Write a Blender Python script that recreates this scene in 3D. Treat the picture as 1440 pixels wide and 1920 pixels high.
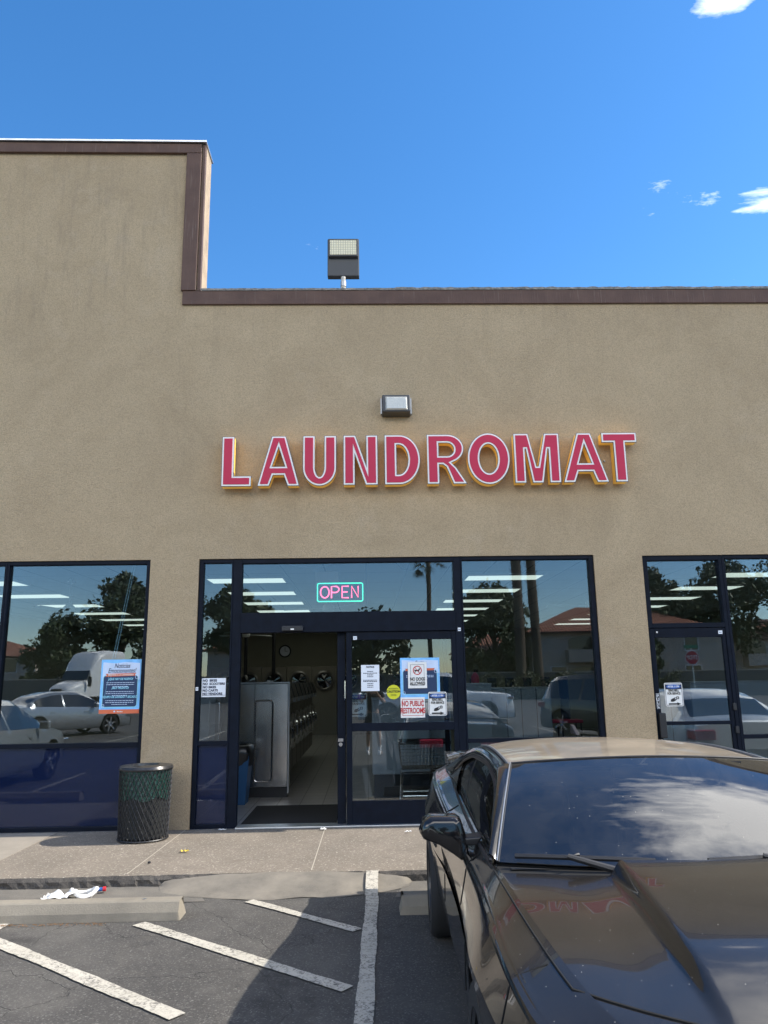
import bpy, bmesh, math, random
import numpy as np
from mathutils import Vector, Matrix, Euler
for o in list(bpy.data.objects): bpy.data.objects.remove(o)
R = math.radians
sc = bpy.context.scene
COL = sc.collection
random.seed(7)

# ------------------------------------------------------------------ camera
cam = bpy.data.cameras.new('camera'); camo = bpy.data.objects.new('camera', cam); COL.objects.link(camo)
cam.sensor_fit = 'VERTICAL'; cam.sensor_height = 36; cam.lens = 1434.47*36/1920
cam.clip_start = 0.03; cam.clip_end = 1500
PI_, YA, RO = 0.216606, 0.0245645, -0.0150902
f_ = Vector((math.sin(YA)*math.cos(PI_), math.cos(YA)*math.cos(PI_), math.sin(PI_)))
r_ = Vector((math.cos(YA), -math.sin(YA), 0)); u_ = r_.cross(f_)
c_, s_ = math.cos(RO), math.sin(RO)
r2, u2 = c_*r_+s_*u_, -s_*r_+c_*u_
camo.matrix_world = Matrix(((r2.x, u2.x, -f_.x, 0), (r2.y, u2.y, -f_.y, -9.15), (r2.z, u2.z, -f_.z, 1.72), (0, 0, 0, 1)))
sc.camera = camo
sc.render.resolution_x, sc.render.resolution_y = 768, 1024

# ------------------------------------------------------------------ light
SUN = Vector((1.05, 0.012, 1.0)).normalized()
sl = bpy.data.lights.new('sun', 'SUN'); sl.energy = 3.9; sl.angle = R(0.53); sl.color = (1.0, 0.93, 0.82)
so = bpy.data.objects.new('sun', sl); COL.objects.link(so); so.location = (30, 0, 30)
so.rotation_euler = SUN.to_track_quat('Z', 'Y').to_euler()
w = bpy.data.worlds.new('World'); sc.world = w; w.use_nodes = True
nt = w.node_tree; nt.nodes.clear()
N = nt.nodes.new; Lk = nt.links.new
out = N('ShaderNodeOutputWorld'); bg = N('ShaderNodeBackground'); bg.inputs[1].default_value = 0.15
sky = N('ShaderNodeTexSky'); sky.sky_type = 'NISHITA'; sky.sun_disc = False
sky.sun_elevation = math.asin(SUN.z); sky.sun_rotation = math.atan2(SUN.x, SUN.y)
sky.altitude = 600; sky.air_density = 1.0; sky.dust_density = 0.3; sky.ozone_density = 2.5
hs = N('ShaderNodeHueSaturation'); hs.inputs['Saturation'].default_value = 1.28
Lk(sky.outputs[0], hs.inputs['Color'])
# cirrus and added fill clouds: direction projected on a high flat layer
tc = N('ShaderNodeTexCoord'); sep = N('ShaderNodeSeparateXYZ'); Lk(tc.outputs['Generated'], sep.inputs[0])
def wm(op, a, b=None, c=None):
    n = N('ShaderNodeMath'); n.operation = op
    for i, v in enumerate((a, b, c)):
        if v is None: continue
        if isinstance(v, (int, float)): n.inputs[i].default_value = v
        else: Lk(v, n.inputs[i])
    return n.outputs[0]
zz = wm('MAXIMUM', sep.outputs[2], 0.06)
px = wm('DIVIDE', sep.outputs[0], zz); py = wm('DIVIDE', sep.outputs[1], zz)
cb = N('ShaderNodeCombineXYZ'); Lk(px, cb.inputs[0]); Lk(py, cb.inputs[1])
n1 = N('ShaderNodeTexNoise'); n1.inputs['Scale'].default_value = 4.2; n1.inputs['Detail'].default_value = 9; n1.inputs['Roughness'].default_value = .62; n1.inputs['Distortion'].default_value = .5
Lk(cb.outputs[0], n1.inputs['Vector'])
n2 = N('ShaderNodeTexNoise'); n2.inputs['Scale'].default_value = 9.0; n2.inputs['Detail'].default_value = 8; n2.inputs['Roughness'].default_value = .6
mp = N('ShaderNodeMapping'); mp.inputs['Scale'].default_value = (.55, 1.6, 1); mp.inputs['Rotation'].default_value = (0, 0, R(25)); Lk(cb.outputs[0], mp.inputs[0]); Lk(mp.outputs[0], n2.inputs['Vector'])
def blob(cx, cy, r):          # 1 inside a patch of the layer, 0 outside
    dx = wm('SUBTRACT', px, cx); dy = wm('SUBTRACT', py, cy)
    d = wm('SQRT', wm('ADD', wm('MULTIPLY', dx, dx), wm('MULTIPLY', dy, dy)))
    return wm('MAXIMUM', wm('SUBTRACT', 1.0, wm('DIVIDE', d, r)), 0.0)
CLOUD_AND_FILL_BLOBS = [(0.62, 0.20, 0.62, .62), (0.556, 0.945, .08, .36), (0.87, 1.46, .13, .20), (.69, 1.44, .20, .11), (-.4,-2.3,1.5,1.1), (-2.6,-1.9,1.4,1.0), (1.9,-2.2,1.5,1.0)]  # final entries: unseen cloud banks added behind the camera to brighten the facade
mask = None
for cx, cy, r, k in CLOUD_AND_FILL_BLOBS:
    b = wm('MULTIPLY', blob(cx, cy, r), k)
    mask = b if mask is None else wm('MAXIMUM', mask, b)
v = wm('ADD', wm('MULTIPLY', n1.outputs[0], .62), wm('MULTIPLY', n2.outputs[0], .38))
cl = wm('ADD', v, mask)
cr = N('ShaderNodeMapRange'); cr.inputs[1].default_value = .645; cr.inputs[2].default_value = .93; Lk(cl, cr.inputs[0])
mx = N('ShaderNodeMixRGB'); Lk(cr.outputs[0], mx.inputs[0]); Lk(hs.outputs[0], mx.inputs[1]); mx.inputs[2].default_value = (16, 15.6, 15.2, 1)
Lk(mx.outputs[0], bg.inputs[0]); Lk(bg.outputs[0], out.inputs[0])
sc.view_settings.view_transform = 'Standard'; sc.view_settings.look = 'None'
sc.view_settings.exposure = 0.86; sc.view_settings.gamma = 1
sc.render.engine = 'CYCLES'
sc.cycles.max_bounces = 8; sc.cycles.transparent_max_bounces = 12

# ------------------------------------------------------------------ helpers
def link(o, parent=None):
    COL.objects.link(o)
    if parent is not None: o.parent = parent
    return o
def tag(o, label=None, cat=None, group=None, kind=None):
    if label: o['label'] = label
    if cat: o['category'] = cat
    if group: o['group'] = group
    if kind: o['kind'] = kind
    return o
def thing(name, label, cat, loc=(0, 0, 0), rz=0, group=None):
    o = bpy.data.objects.new(name, None); o.empty_display_size = .2
    link(o); o.location = loc; o.rotation_euler = (0, 0, rz)
    return tag(o, label, cat, group)
def copy_tree(o, parent=None):
    c = o.copy(); COL.objects.link(c)
    if parent is not None: c.parent = parent
    for ch in list(o.children): copy_tree(ch, c)
    return c
class MB:
    def __init__(s): s.v = []; s.f = []
    def add(s, vs, fs):
        b = len(s.v); s.v += [tuple(x) for x in vs]; s.f += [tuple(b+i for i in f) for f in fs]; return s
    def box(s, x0, x1, y0, y1, z0, z1):
        if x0 > x1: x0, x1 = x1, x0
        if y0 > y1: y0, y1 = y1, y0
        if z0 > z1: z0, z1 = z1, z0
        return s.add([(x0,y0,z0),(x1,y0,z0),(x1,y1,z0),(x0,y1,z0),(x0,y0,z1),(x1,y0,z1),(x1,y1,z1),(x0,y1,z1)],
                     [(3,2,1,0),(4,5,6,7),(0,1,5,4),(1,2,6,5),(2,3,7,6),(3,0,4,7)])
    def cyl(s, a, b, r0, r1=None, n=12, caps=True):
        if r1 is None: r1 = r0
        a = Vector(a); b = Vector(b); d = (b-a).normalized()
        t = Vector((0,0,1)) if abs(d.z) < .9 else Vector((1,0,0))
        x = d.cross(t).normalized(); y = d.cross(x)
        vs = []
        for p, r in ((a, r0), (b, r1)):
            for i in range(n):
                q = 2*math.pi*i/n; vs.append(p+x*math.cos(q)*r+y*math.sin(q)*r)
        fs = [(i, (i+1) % n, n+(i+1) % n, n+i) for i in range(n)]
        if caps: fs += [tuple(range(n-1, -1, -1)), tuple(range(n, 2*n))]
        return s.add(vs, fs)
    def tube(s, pts, r, n=8, closed=False):
        pts = [Vector(p) for p in pts]; m = len(pts); vs = []; prev = None
        for i, p in enumerate(pts):
            a = pts[(i-1) % m] if (closed or i > 0) else p
            b = pts[(i+1) % m] if (closed or i < m-1) else p
            d = (b-a).normalized()
            if prev is None:
                t = Vector((0,0,1)) if abs(d.z) < .9 else Vector((1,0,0)); x = d.cross(t).normalized()
            else: x = (prev-d*prev.dot(d)).normalized()
            prev = x; y = d.cross(x); rr = r[i] if isinstance(r, (list, tuple)) else r
            vs += [p+x*math.cos(2*math.pi*k/n)*rr+y*math.sin(2*math.pi*k/n)*rr for k in range(n)]
        fs = []
        for i in range(m if closed else m-1):
            j = (i+1) % m
            fs += [(i*n+k, i*n+(k+1) % n, j*n+(k+1) % n, j*n+k) for k in range(n)]
        if not closed: fs += [tuple(range(n-1, -1, -1)), tuple(range((m-1)*n, m*n))]
        return s.add(vs, fs)
    def lathe(s, prof, n=32, c=(0,0,0), axis='Z'):
        vs = []
        for r, z in prof:
            for i in range(n):
                q = 2*math.pi*i/n; p = (r*math.cos(q), r*math.sin(q), z)
                if axis == 'X': p = (z, p[0], p[1])
                if axis == 'Y': p = (p[0], z, p[1])
                vs.append((p[0]+c[0], p[1]+c[1], p[2]+c[2]))
        fs = [(j*n+i, j*n+(i+1) % n, (j+1)*n+(i+1) % n, (j+1)*n+i) for j in range(len(prof)-1) for i in range(n)]
        return s.add(vs, fs)
    def prism(s, poly, a, b, axis='Y'):
        n = len(poly); vs = []
        for t in (a, b):
            for p, q in poly: vs.append((p, t, q) if axis == 'Y' else ((t, p, q) if axis == 'X' else (p, q, t)))
        return s.add(vs, [tuple(range(n)), tuple(range(2*n-1, n-1, -1))]+[(i, n+i, n+(i+1) % n, (i+1) % n) for i in range(n)])
    def grid(s, rows, closed=False):
        n = len(rows[0]); vs = [p for r in rows for p in r]
        fs = [(j*n+i, j*n+i+1, (j+1)*n+i+1, (j+1)*n+i) for j in range(len(rows)-1) for i in range(n-1)]
        return s.add(vs, fs)
    def mirror_x(s):
        b = len(s.v); s.v += [(-x, y, z) for x, y, z in s.v[:b]]; s.f += [tuple(b+i for i in reversed(f)) for f in s.f[:]]
        return s
    def build(s, name, mat, parent=None, smooth=False, bevel=0, seg=2, angle=35, solid=0, sub=0):
        me = bpy.data.meshes.new(name); me.from_pydata(s.v, [], s.f); 
        bm = bmesh.new(); bm.from_mesh(me); bmesh.ops.recalc_face_normals(bm, faces=bm.faces); bm.to_mesh(me); bm.free()
        if isinstance(mat, (list, tuple)):
            for m in mat: me.materials.append(m)
        elif mat: me.materials.append(mat)
        o = bpy.data.objects.new(name, me); link(o, parent)
        if smooth:
            for p in me.polygons: p.use_smooth = True
            if angle < 180 and smooth != 'all': me.set_sharp_from_angle(angle=R(angle))
        if solid:
            m = o.modifiers.new('s', 'SOLIDIFY'); m.thickness = solid; m.offset = -1
        if bevel:
            m = o.modifiers.new('b', 'BEVEL'); m.width = bevel; m.segments = seg; m.limit_method = 'ANGLE'; m.angle_limit = R(40); m.harden_normals = False
        if sub:
            m = o.modifiers.new('u', 'SUBSURF'); m.levels = sub; m.render_levels = sub
        return o
def text(body, size, loc, mat, parent=None, name='lettering', xs=1.0, bold=0.0, rot=(R(90), 0, 0), align='CENTER', ext=.0008, ls=1.0, sp=1.0, shear=0):
    cu = bpy.data.curves.new(name, 'FONT'); cu.body = body; cu.size = size; cu.align_x = align; cu.align_y = 'CENTER'
    cu.extrude = ext; cu.offset = bold; cu.space_line = ls; cu.space_character = sp; cu.shear = shear
    t = bpy.data.objects.new(name, cu); COL.objects.link(t)
    bpy.context.view_layer.update(); dg = bpy.context.evaluated_depsgraph_get()
    me = bpy.data.meshes.new_from_object(t.evaluated_get(dg)); bpy.data.objects.remove(t)
    me.transform(Matrix.Diagonal((xs, 1, 1, 1))); me.materials.clear(); me.materials.append(mat)
    o = bpy.data.objects.new(name, me); link(o, parent); o.location = loc; o.rotation_euler = rot
    return o
def flat_shape(name, loops, extr, mat, parent=None, offset=0.0, loc=(0,0,0), rot=(R(90),0,0)):
    cu = bpy.data.curves.new(name, 'CURVE'); cu.dimensions = '2D'; cu.fill_mode = 'BOTH'; cu.extrude = extr; cu.offset = offset
    for lp in loops:
        sp = cu.splines.new('POLY'); sp.points.add(len(lp)-1); sp.use_cyclic_u = True
        for i, (x, y) in enumerate(lp): sp.points[i].co = (x, y, 0, 1)
    t = bpy.data.objects.new(name, cu); COL.objects.link(t)
    bpy.context.view_layer.update(); dg = bpy.context.evaluated_depsgraph_get()
    me = bpy.data.meshes.new_from_object(t.evaluated_get(dg)); bpy.data.objects.remove(t)
    me.materials.clear(); me.materials.append(mat)
    o = bpy.data.objects.new(name, me); link(o, parent); o.location = loc; o.rotation_euler = rot
    return o

# ------------------------------------------------------------------ materials
def nmat(name):
    m = bpy.data.materials.new(name); m.use_nodes = True
    return m, m.node_tree, m.node_tree.nodes['Principled BSDF']
def mat(name, col, rough=.5, metal=0, var=0, vscale=3, bump=0, bscale=50, coat=0, emit=0, spec=None, ecol=None, coord='Object'):
    m, t, b = nmat(name)
    b.inputs['Base Color'].default_value = (*col, 1); b.inputs['Roughness'].default_value = rough; b.inputs['Metallic'].default_value = metal
    b.inputs['Coat Weight'].default_value = coat
    if spec is not None: b.inputs['Specular IOR Level'].default_value = spec
    if emit: b.inputs['Emission Color'].default_value = (*(ecol or col), 1); b.inputs['Emission Strength'].default_value = emit
    tcn = t.nodes.new('ShaderNodeTexCoord')
    if var:
        n = t.nodes.new('ShaderNodeTexNoise'); n.inputs['Scale'].default_value = vscale; n.inputs['Detail'].default_value = 6; n.inputs['Roughness'].default_value = .6
        t.links.new(tcn.outputs[coord], n.inputs[0])
        mr = t.nodes.new('ShaderNodeMapRange'); mr.inputs[1].default_value = .3; mr.inputs[2].default_value = .7; mr.inputs[3].default_value = 1-var; mr.inputs[4].default_value = 1+var
        t.links.new(n.outputs[0], mr.inputs[0])
        mm = t.nodes.new('ShaderNodeMixRGB'); mm.blend_type = 'MULTIPLY'; mm.inputs[0].default_value = 1; mm.inputs[1].default_value = (*col, 1)
        t.links.new(mr.outputs[0], mm.inputs[2]); t.links.new(mm.outputs[0], b.inputs['Base Color'])
    if bump:
        n = t.nodes.new('ShaderNodeTexNoise'); n.inputs['Scale'].default_value = bscale; n.inputs['Detail'].default_value = 5
        t.links.new(tcn.outputs[coord], n.inputs[0])
        bp = t.nodes.new('ShaderNodeBump'); bp.inputs['Distance'].default_value = bump; t.links.new(n.outputs[0], bp.inputs['Height']); t.links.new(bp.outputs[0], b.inputs['Normal'])
    return m
def split_pair(mb, name, mat, parent=None, **k):
    """builds the mesh and its mirror image as two objects"""
    a = mb.build(name, mat, parent, **k); m2 = MB(); m2.v = [(-x, y, z) for x, y, z in mb.v]; m2.f = list(mb.f)
    return a, m2.build(name, mat, parent, **k)
class NG:
    """tiny node-graph helper for the richer materials"""
    def __init__(s, name):
        s.m, s.t, s.b = nmat(name); s.tc = s.t.nodes.new('ShaderNodeTexCoord'); s.co = s.tc.outputs['Object']
    def n(s, ty): return s.t.nodes.new(ty)
    def l(s, a, b): s.t.links.new(a, b)
    def noise(s, scale, detail=6, rough=.6, vec=None, dist=0):
        n = s.n('ShaderNodeTexNoise'); n.inputs['Scale'].default_value = scale; n.inputs['Detail'].default_value = detail; n.inputs['Roughness'].default_value = rough; n.inputs['Distortion'].default_value = dist
        s.l(vec or s.co, n.inputs[0]); return n.outputs[0]
    def voro(s, scale, vec=None, feat='F1', out='Distance'):
        n = s.n('ShaderNodeTexVoronoi'); n.feature = feat; n.inputs['Scale'].default_value = scale; s.l(vec or s.co, n.inputs['Vector']); return n.outputs[out]
    def mapping(s, scale=(1,1,1), rot=(0,0,0), loc=(0,0,0)):
        n = s.n('ShaderNodeMapping'); n.inputs['Scale'].default_value = scale; n.inputs['Rotation'].default_value = rot; n.inputs['Location'].default_value = loc; s.l(s.co, n.inputs[0]); return n.outputs[0]
    def rng(s, v, a, b, c=0, d=1):
        n = s.n('ShaderNodeMapRange')
        for i, x in ((1,a),(2,b),(3,c),(4,d)): n.inputs[i].default_value = x
        s.l(v, n.inputs[0]); return n.outputs[0]
    def math(s, op, a, b=0):
        n = s.n('ShaderNodeMath'); n.operation = op
        for i, x in enumerate((a, b)):
            if isinstance(x, (int, float)): n.inputs[i].default_value = x
            else: s.l(x, n.inputs[i])
        return n.outputs[0]
    def mix(s, f, a, b, mode='MIX'):
        n = s.n('ShaderNodeMixRGB'); n.blend_type = mode
        for i, x in enumerate((f, a, b)):
            if isinstance(x, (int, float)): n.inputs[i].default_value = x if i == 0 else (x, x, x, 1)
            elif isinstance(x, tuple): n.inputs[i].default_value = (*x, 1)
            else: s.l(x, n.inputs[i])
        return n.outputs[0]
    def bump(s, h, dist, strength=1):
        n = s.n('ShaderNodeBump'); n.inputs['Distance'].default_value = dist; n.inputs['Strength'].default_value = strength; s.l(h, n.inputs['Height']); s.l(n.outputs[0], s.b.inputs['Normal']); return n
    def base(s, c): s.l(c, s.b.inputs['Base Color']) if not isinstance(c, tuple) else None

def stucco():
    g = NG('stucco')
    big = g.noise(.75, 7, .7, dist=.6); mid = g.noise(3.2, 5)
    fine = g.noise(85, 5, .75); fine2 = g.noise(190, 3, .7)
    streak = g.noise(1.0, 5, .6, g.mapping((5.5, .4, 5.5)))
    c = g.mix(g.rng(big, .3, .7), (.65, .505, .325), (.50, .382, .242))
    c = g.mix(g.rng(streak, .54, .80, 0, .25), c, (.42, .335, .22))
    c = g.mix(g.math('MULTIPLY', g.rng(mid, .52, .75, 0, .5), g.rng(g.noise(.35, 3), .45, .6)), c, (.66, .54, .39))
    c = g.mix(g.rng(fine, .57, .38, 0, .6), c, (.31, .24, .165))
    sx = g.n('ShaderNodeSeparateXYZ'); g.l(g.co, sx.inputs[0])          # drip stains hanging from the coping
    drip = g.noise(1.0, 6, .7, g.mapping((9, .9, 9))); hgt = g.rng(sx.outputs[1], 5.2, 6.5)
    c = g.mix(g.math('MULTIPLY', g.rng(drip, .52, .72, 0, .45), g.math('MULTIPLY', hgt, hgt)), c, (.34, .265, .19))
    dy = g.rng(sx.outputs[1], .75, .1); c = g.mix(g.math('MULTIPLY', g.rng(mid, .4, .65, .1, .6), dy), c, (.30, .235, .17))
    g.base(c); g.b.inputs['Roughness'].default_value = .92; g.b.inputs['Specular IOR Level'].default_value = .2
    h = g.math('ADD', g.math('MULTIPLY', fine, 1.0), g.math('MULTIPLY', fine2, .4)); h = g.math('ADD', h, g.math('MULTIPLY', mid, .6))
    g.bump(h, .020, 1.0); return g.m
def wood_trim():
    g = NG('brown_trim'); v = g.mapping((40, 40, 1.5)); n = g.noise(1.5, 6, .6, v); n2 = g.noise(4, 5)
    c = g.mix(g.rng(n2, .35, .7), (.080, .042, .031), (.112, .062, .045)); c = g.mix(g.rng(n, .60, .72, 0, .6), c, (.22, .17, .14))
    g.base(c); g.b.inputs['Roughness'].default_value = .7; g.bump(n, .006); return g.m
def concrete_walk():
    g = NG('aggregate_concrete')
    sp = g.voro(85, out='Color'); n = g.noise(1.6, 6); f = g.noise(140, 3, .7); st = g.noise(4.5, 6, .65, dist=.6)
    c = g.mix(g.rng(n, .3, .7), (.165, .142, .112), (.225, .192, .152))
    bw = g.n('ShaderNodeRGBToBW'); g.l(sp, bw.inputs[0])
    c = g.mix(g.rng(bw.outputs[0], .25, .1, 0, .75), c, (.13, .10, .08)); c = g.mix(g.rng(bw.outputs[0], .75, .95, 0, .6), c, (.62, .56, .48))
    c = g.mix(g.rng(st, .52, .70, 0, .55), c, (.15, .125, .10))
    g.base(c); g.b.inputs['Roughness'].default_value = .9; g.bump(f, .003); return g.m
def smooth_concrete(name='smooth_concrete', a=(.31,.275,.225), b=(.24,.21,.17)):
    g = NG(name); n = g.noise(3, 7, .65); f = g.noise(90, 4, .7)
    c = g.mix(g.rng(n, .3, .7), a, b); c = g.mix(g.rng(f, .6, .4, 0, .3), c, (.2,.18,.15)); 
    g.base(c); g.b.inputs['Roughness'].default_value = .88; g.bump(f, .003); return g.m
def asphalt():
    g = NG('asphalt')
    sp = g.voro(120, out='Color'); bw = g.n('ShaderNodeRGBToBW'); g.l(sp, bw.inputs[0]); n = g.noise(.5, 6); m = g.noise(2.2, 7, .68, dist=.8); f = g.noise(180, 3, .7)
    c = g.mix(g.rng(n, .3, .7), (.056, .053, .049), (.078, .073, .067))
    c = g.mix(g.rng(m, .55, .72, 0, .5), c, (.115, .107, .092)); c = g.mix(g.rng(m, .42, .28, 0, .6), c, (.042, .040, .037))
    c = g.mix(g.rng(bw.outputs[0], .7, .95, 0, .55), c, (.26, .25, .23)); c = g.mix(g.rng(bw.outputs[0], .3, .1, 0, .6), c, (.03, .03, .03))
    oil = g.noise(1.3, 3, .5, g.mapping(loc=(3.1, 7.7, 0))); c = g.mix(g.math('MULTIPLY', g.rng(oil, .60, .70, 0, .7), g.rng(g.noise(9, 4), .3, .6)), c, (.018, .017, .016))
    pale = g.noise(.8, 6, .7, g.mapping(loc=(9.1, 1.7, 0))); c = g.mix(g.rng(pale, .48, .66, 0, .6), c, (.125, .118, .105))
    # cracks wander: distort the lookup
    nn = g.n('ShaderNodeTexNoise'); nn.inputs['Scale'].default_value = 3; nn.inputs['Detail'].default_value = 6; g.l(g.co, nn.inputs[0])
    va = g.n('ShaderNodeVectorMath'); va.operation = 'MULTIPLY_ADD'; g.l(nn.outputs['Color'], va.inputs[0]); va.inputs[1].default_value = (.55,.55,.55); g.l(g.co, va.inputs[2])
    cr = g.voro(.8, va.outputs[0], 'DISTANCE_TO_EDGE'); ck = g.rng(cr, .004, .0, 0, .7)
    c = g.mix(ck, c, (.022, .021, .02))
    g.base(c); g.b.inputs['Roughness'].default_value = .85; g.bump(g.math('SUBTRACT', f, g.math('MULTIPLY', ck, 1.5)), .004); return g.m
def line_paint():
    g = NG('worn_line_paint'); v = g.noise(28, 6, .75, dist=1.2); n = g.noise(2, 5); sp = g.voro(110, out='Color'); bw = g.n('ShaderNodeRGBToBW'); g.l(sp, bw.inputs[0])
    c = g.mix(g.rng(n, .3, .7), (.42, .395, .33), (.52, .485, .415)); ck = g.math('ADD', g.math('MULTIPLY', g.rng(v, .50, .58, 0, .95), g.rng(g.noise(3.3, 4), .35, .6, .25, 1)), g.rng(bw.outputs[0], .8, .95, 0, .6))
    c = g.mix(ck, c, (.085, .08, .075)); g.base(c); g.b.inputs['Roughness'].default_value = .8; g.bump(v, .002); return g.m
def glass(name, ior=1.95, tint=(.8,.86,.88), wav=.0006, rough=0.0, dirt=0.0):
    m = bpy.data.materials.new(name); m.use_nodes = True; t = m.node_tree; t.nodes.clear(); n = t.nodes.new
    o = n('ShaderNodeOutputMaterial'); mx = n('ShaderNodeMixShader'); tr = n('ShaderNodeBsdfTransparent'); tr.inputs[0].default_value = (*tint, 1)
    gl = n('ShaderNodeBsdfGlossy'); gl.inputs['Roughness'].default_value = rough; gl.inputs[0].default_value = (.95, .97, 1, 1); fr = n('ShaderNodeFresnel'); fr.inputs[0].default_value = ior
    tc = n('ShaderNodeTexCoord'); no = n('ShaderNodeTexNoise'); no.inputs['Scale'].default_value = 1.3; no.inputs['Detail'].default_value = 1; bp = n('ShaderNodeBump'); bp.inputs['Distance'].default_value = wav
    t.links.new(tc.outputs['Object'], no.inputs[0]); t.links.new(no.outputs[0], bp.inputs['Height']); t.links.new(bp.outputs[0], gl.inputs['Normal'])
    t.links.new(fr.outputs[0], mx.inputs[0]); t.links.new(tr.outputs[0], mx.inputs[1]); t.links.new(gl.outputs[0], mx.inputs[2])
    last = mx.outputs[0]
    if dirt:
        df = n('ShaderNodeBsdfDiffuse'); df.inputs[0].default_value = (.45, .42, .36, 1); m2 = n('ShaderNodeMixShader')
        d1 = n('ShaderNodeTexNoise'); d1.inputs['Scale'].default_value = 5; d1.inputs['Detail'].default_value = 8; d1.inputs['Roughness'].default_value = .75; t.links.new(tc.outputs['Object'], d1.inputs[0])
        mr = n('ShaderNodeMapRange'); mr.inputs[1].default_value = .4; mr.inputs[2].default_value = .8; mr.inputs[3].default_value = dirt*.25; mr.inputs[4].default_value = dirt; t.links.new(d1.outputs[0], mr.inputs[0])
        vo = n('ShaderNodeTexVoronoi'); vo.inputs['Scale'].default_value = 38; t.links.new(tc.outputs['Object'], vo.inputs[0]); v2 = n('ShaderNodeMapRange'); v2.inputs[1].default_value = .09; v2.inputs[2].default_value = .05; v2.inputs[3].default_value = 0; v2.inputs[4].default_value = .5; t.links.new(vo.outputs['Distance'], v2.inputs[0])
        vc = n('ShaderNodeRGBToBW'); t.links.new(vo.outputs['Color'], vc.inputs[0]); v3 = n('ShaderNodeMath'); v3.operation = 'GREATER_THAN'; v3.inputs[1].default_value = .74; t.links.new(vc.outputs[0], v3.inputs[0])
        v4 = n('ShaderNodeMath'); v4.operation = 'MULTIPLY'; t.links.new(v2.outputs[0], v4.inputs[0]); t.links.new(v3.outputs[0], v4.inputs[1])
        ad = n('ShaderNodeMath'); ad.operation = 'ADD'; t.links.new(mr.outputs[0], ad.inputs[0]); t.links.new(v4.outputs[0], ad.inputs[1])
        t.links.new(ad.outputs[0], m2.inputs[0]); t.links.new(last, m2.inputs[1]); t.links.new(df.outputs[0], m2.inputs[2]); last = m2.outputs[0]
    t.links.new(last, o.inputs[0]); return m
def dusty_paint(name, col, dust=(.27,.235,.185), amt=.5, spots=True):
    g = NG(name); b = g.b
    geo = g.n('ShaderNodeNewGeometry'); sp = g.n('ShaderNodeSeparateXYZ'); g.l(geo.outputs['Normal'], sp.inputs[0])
    up = g.rng(sp.outputs[2], .1, .95); n = g.noise(3.2, 8, .66, dist=.7); n2 = g.noise(70, 4, .7)
    d = g.math('MULTIPLY', up, g.rng(n, .3, .75, amt*.55, amt)); d = g.math('MULTIPLY', d, g.rng(n2, .2, .8, .75, 1.2))
    d = g.math('ADD', d, g.rng(n, .5, .8, .0, amt*.12))
    if spots:
        vo = g.n('ShaderNodeTexVoronoi'); vo.inputs['Scale'].default_value = 62; g.l(g.co, vo.inputs[0])
        vc = g.n('ShaderNodeRGBToBW'); g.l(vo.outputs['Color'], vc.inputs[0])
        s = g.math('MULTIPLY', g.rng(vo.outputs['Distance'], .10, .05), g.math('GREATER_THAN', vc.outputs[0], .76)); s = g.math('MULTIPLY', s, up)
    else: s = 0.0
    c = g.mix(d, col, dust)
    if spots: c = g.mix(g.math('MULTIPLY', s, .8), c, (.6, .57, .5))
    g.l(c, b.inputs['Base Color']); b.inputs['Metallic'].default_value = 0
    g.l(g.rng(d, 0, .6, .12, .55), b.inputs['Roughness']); b.inputs['Coat Weight'].default_value = 1
    b.inputs['Coat Weight'].default_value = .55; b.inputs['Specular IOR Level'].default_value = .35; g.l(g.rng(n2, .3, .8, .008, .035), b.inputs['Coat Roughness'])
    return g.m
M = dict(
 stucco=stucco(), trim=wood_trim(), walk=concrete_walk(), sconc=smooth_concrete(), asphalt=asphalt(), line=line_paint(),
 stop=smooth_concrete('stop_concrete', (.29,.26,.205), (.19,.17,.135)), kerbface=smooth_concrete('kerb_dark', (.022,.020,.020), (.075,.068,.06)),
 ramp=smooth_concrete('ramp_patch', (.105,.097,.083), (.235,.21,.17)), dry=mat('joint_grout', (.40,.36,.30), .9),
 frame=mat('bronze_frame', (.004,.007,.015), .5, 0, spec=.12, var=.25, vscale=9, bump=.0004, bscale=200), glass=glass('shop_glass'), lowglass=glass('spandrel_glass', 1.4, (.7,.8,.95)), navy=mat('navy_panel', (.003,.009,.045), .6),
 red=mat('red_acrylic', (.50,.028,.075), .5, var=.08, vscale=2, spec=.25), white=mat('white_paint', (.78,.78,.76), .5, var=.06, vscale=5), yellow=mat('glowing_yellow_return', (.85,.50,.10), .5, var=.12, vscale=6, emit=.09, ecol=(1,.56,.10)), ink=mat('navy_ink', (.012,.02,.06), .5), black=mat('black_ink', (.01,.01,.012), .5),
 paper=mat('paper', (.74,.78,.84), .7, var=.05, vscale=4), blue=mat('sky_blue_print', (.20,.52,.92), .6, var=.2, vscale=8), pale=mat('pale_blue_print', (.55,.66,.85), .6, var=.1, vscale=6), dblue=mat('deep_blue_print', (.01,.035,.10), .6), orange=mat('orange_print', (.62,.14,.06), .6), redink=mat('red_ink', (.5,.02,.03), .6), cyan=mat('cyan_print', (.28,.62,.78), .6), signblue=mat('sign_blue', (.03,.12,.42), .5), yel=mat('caution_yellow', (.62,.62,.02), .5),
 dgrey=mat('dark_grey_metal', (.055,.058,.062), .5, .3, bump=.0006, bscale=120), grey=mat('grey_metal', (.35,.36,.37), .4, .7), chrome=mat('chrome', (.75,.76,.78), .12, 1), galv=mat('galvanised', (.55,.58,.6), .35, .9, var=.15, vscale=8), steel=mat('brushed_steel', (.58,.57,.56), .22, 1, var=.12, vscale=2, bump=.004, bscale=1.6),
 blackplastic=mat('black_plastic', (.015,.015,.017), .45, bump=.0004, bscale=300), rubber=mat('rubber', (.018,.018,.019), .8, bump=.001, bscale=80), tile=None,
)
def sock(m): return m
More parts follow.
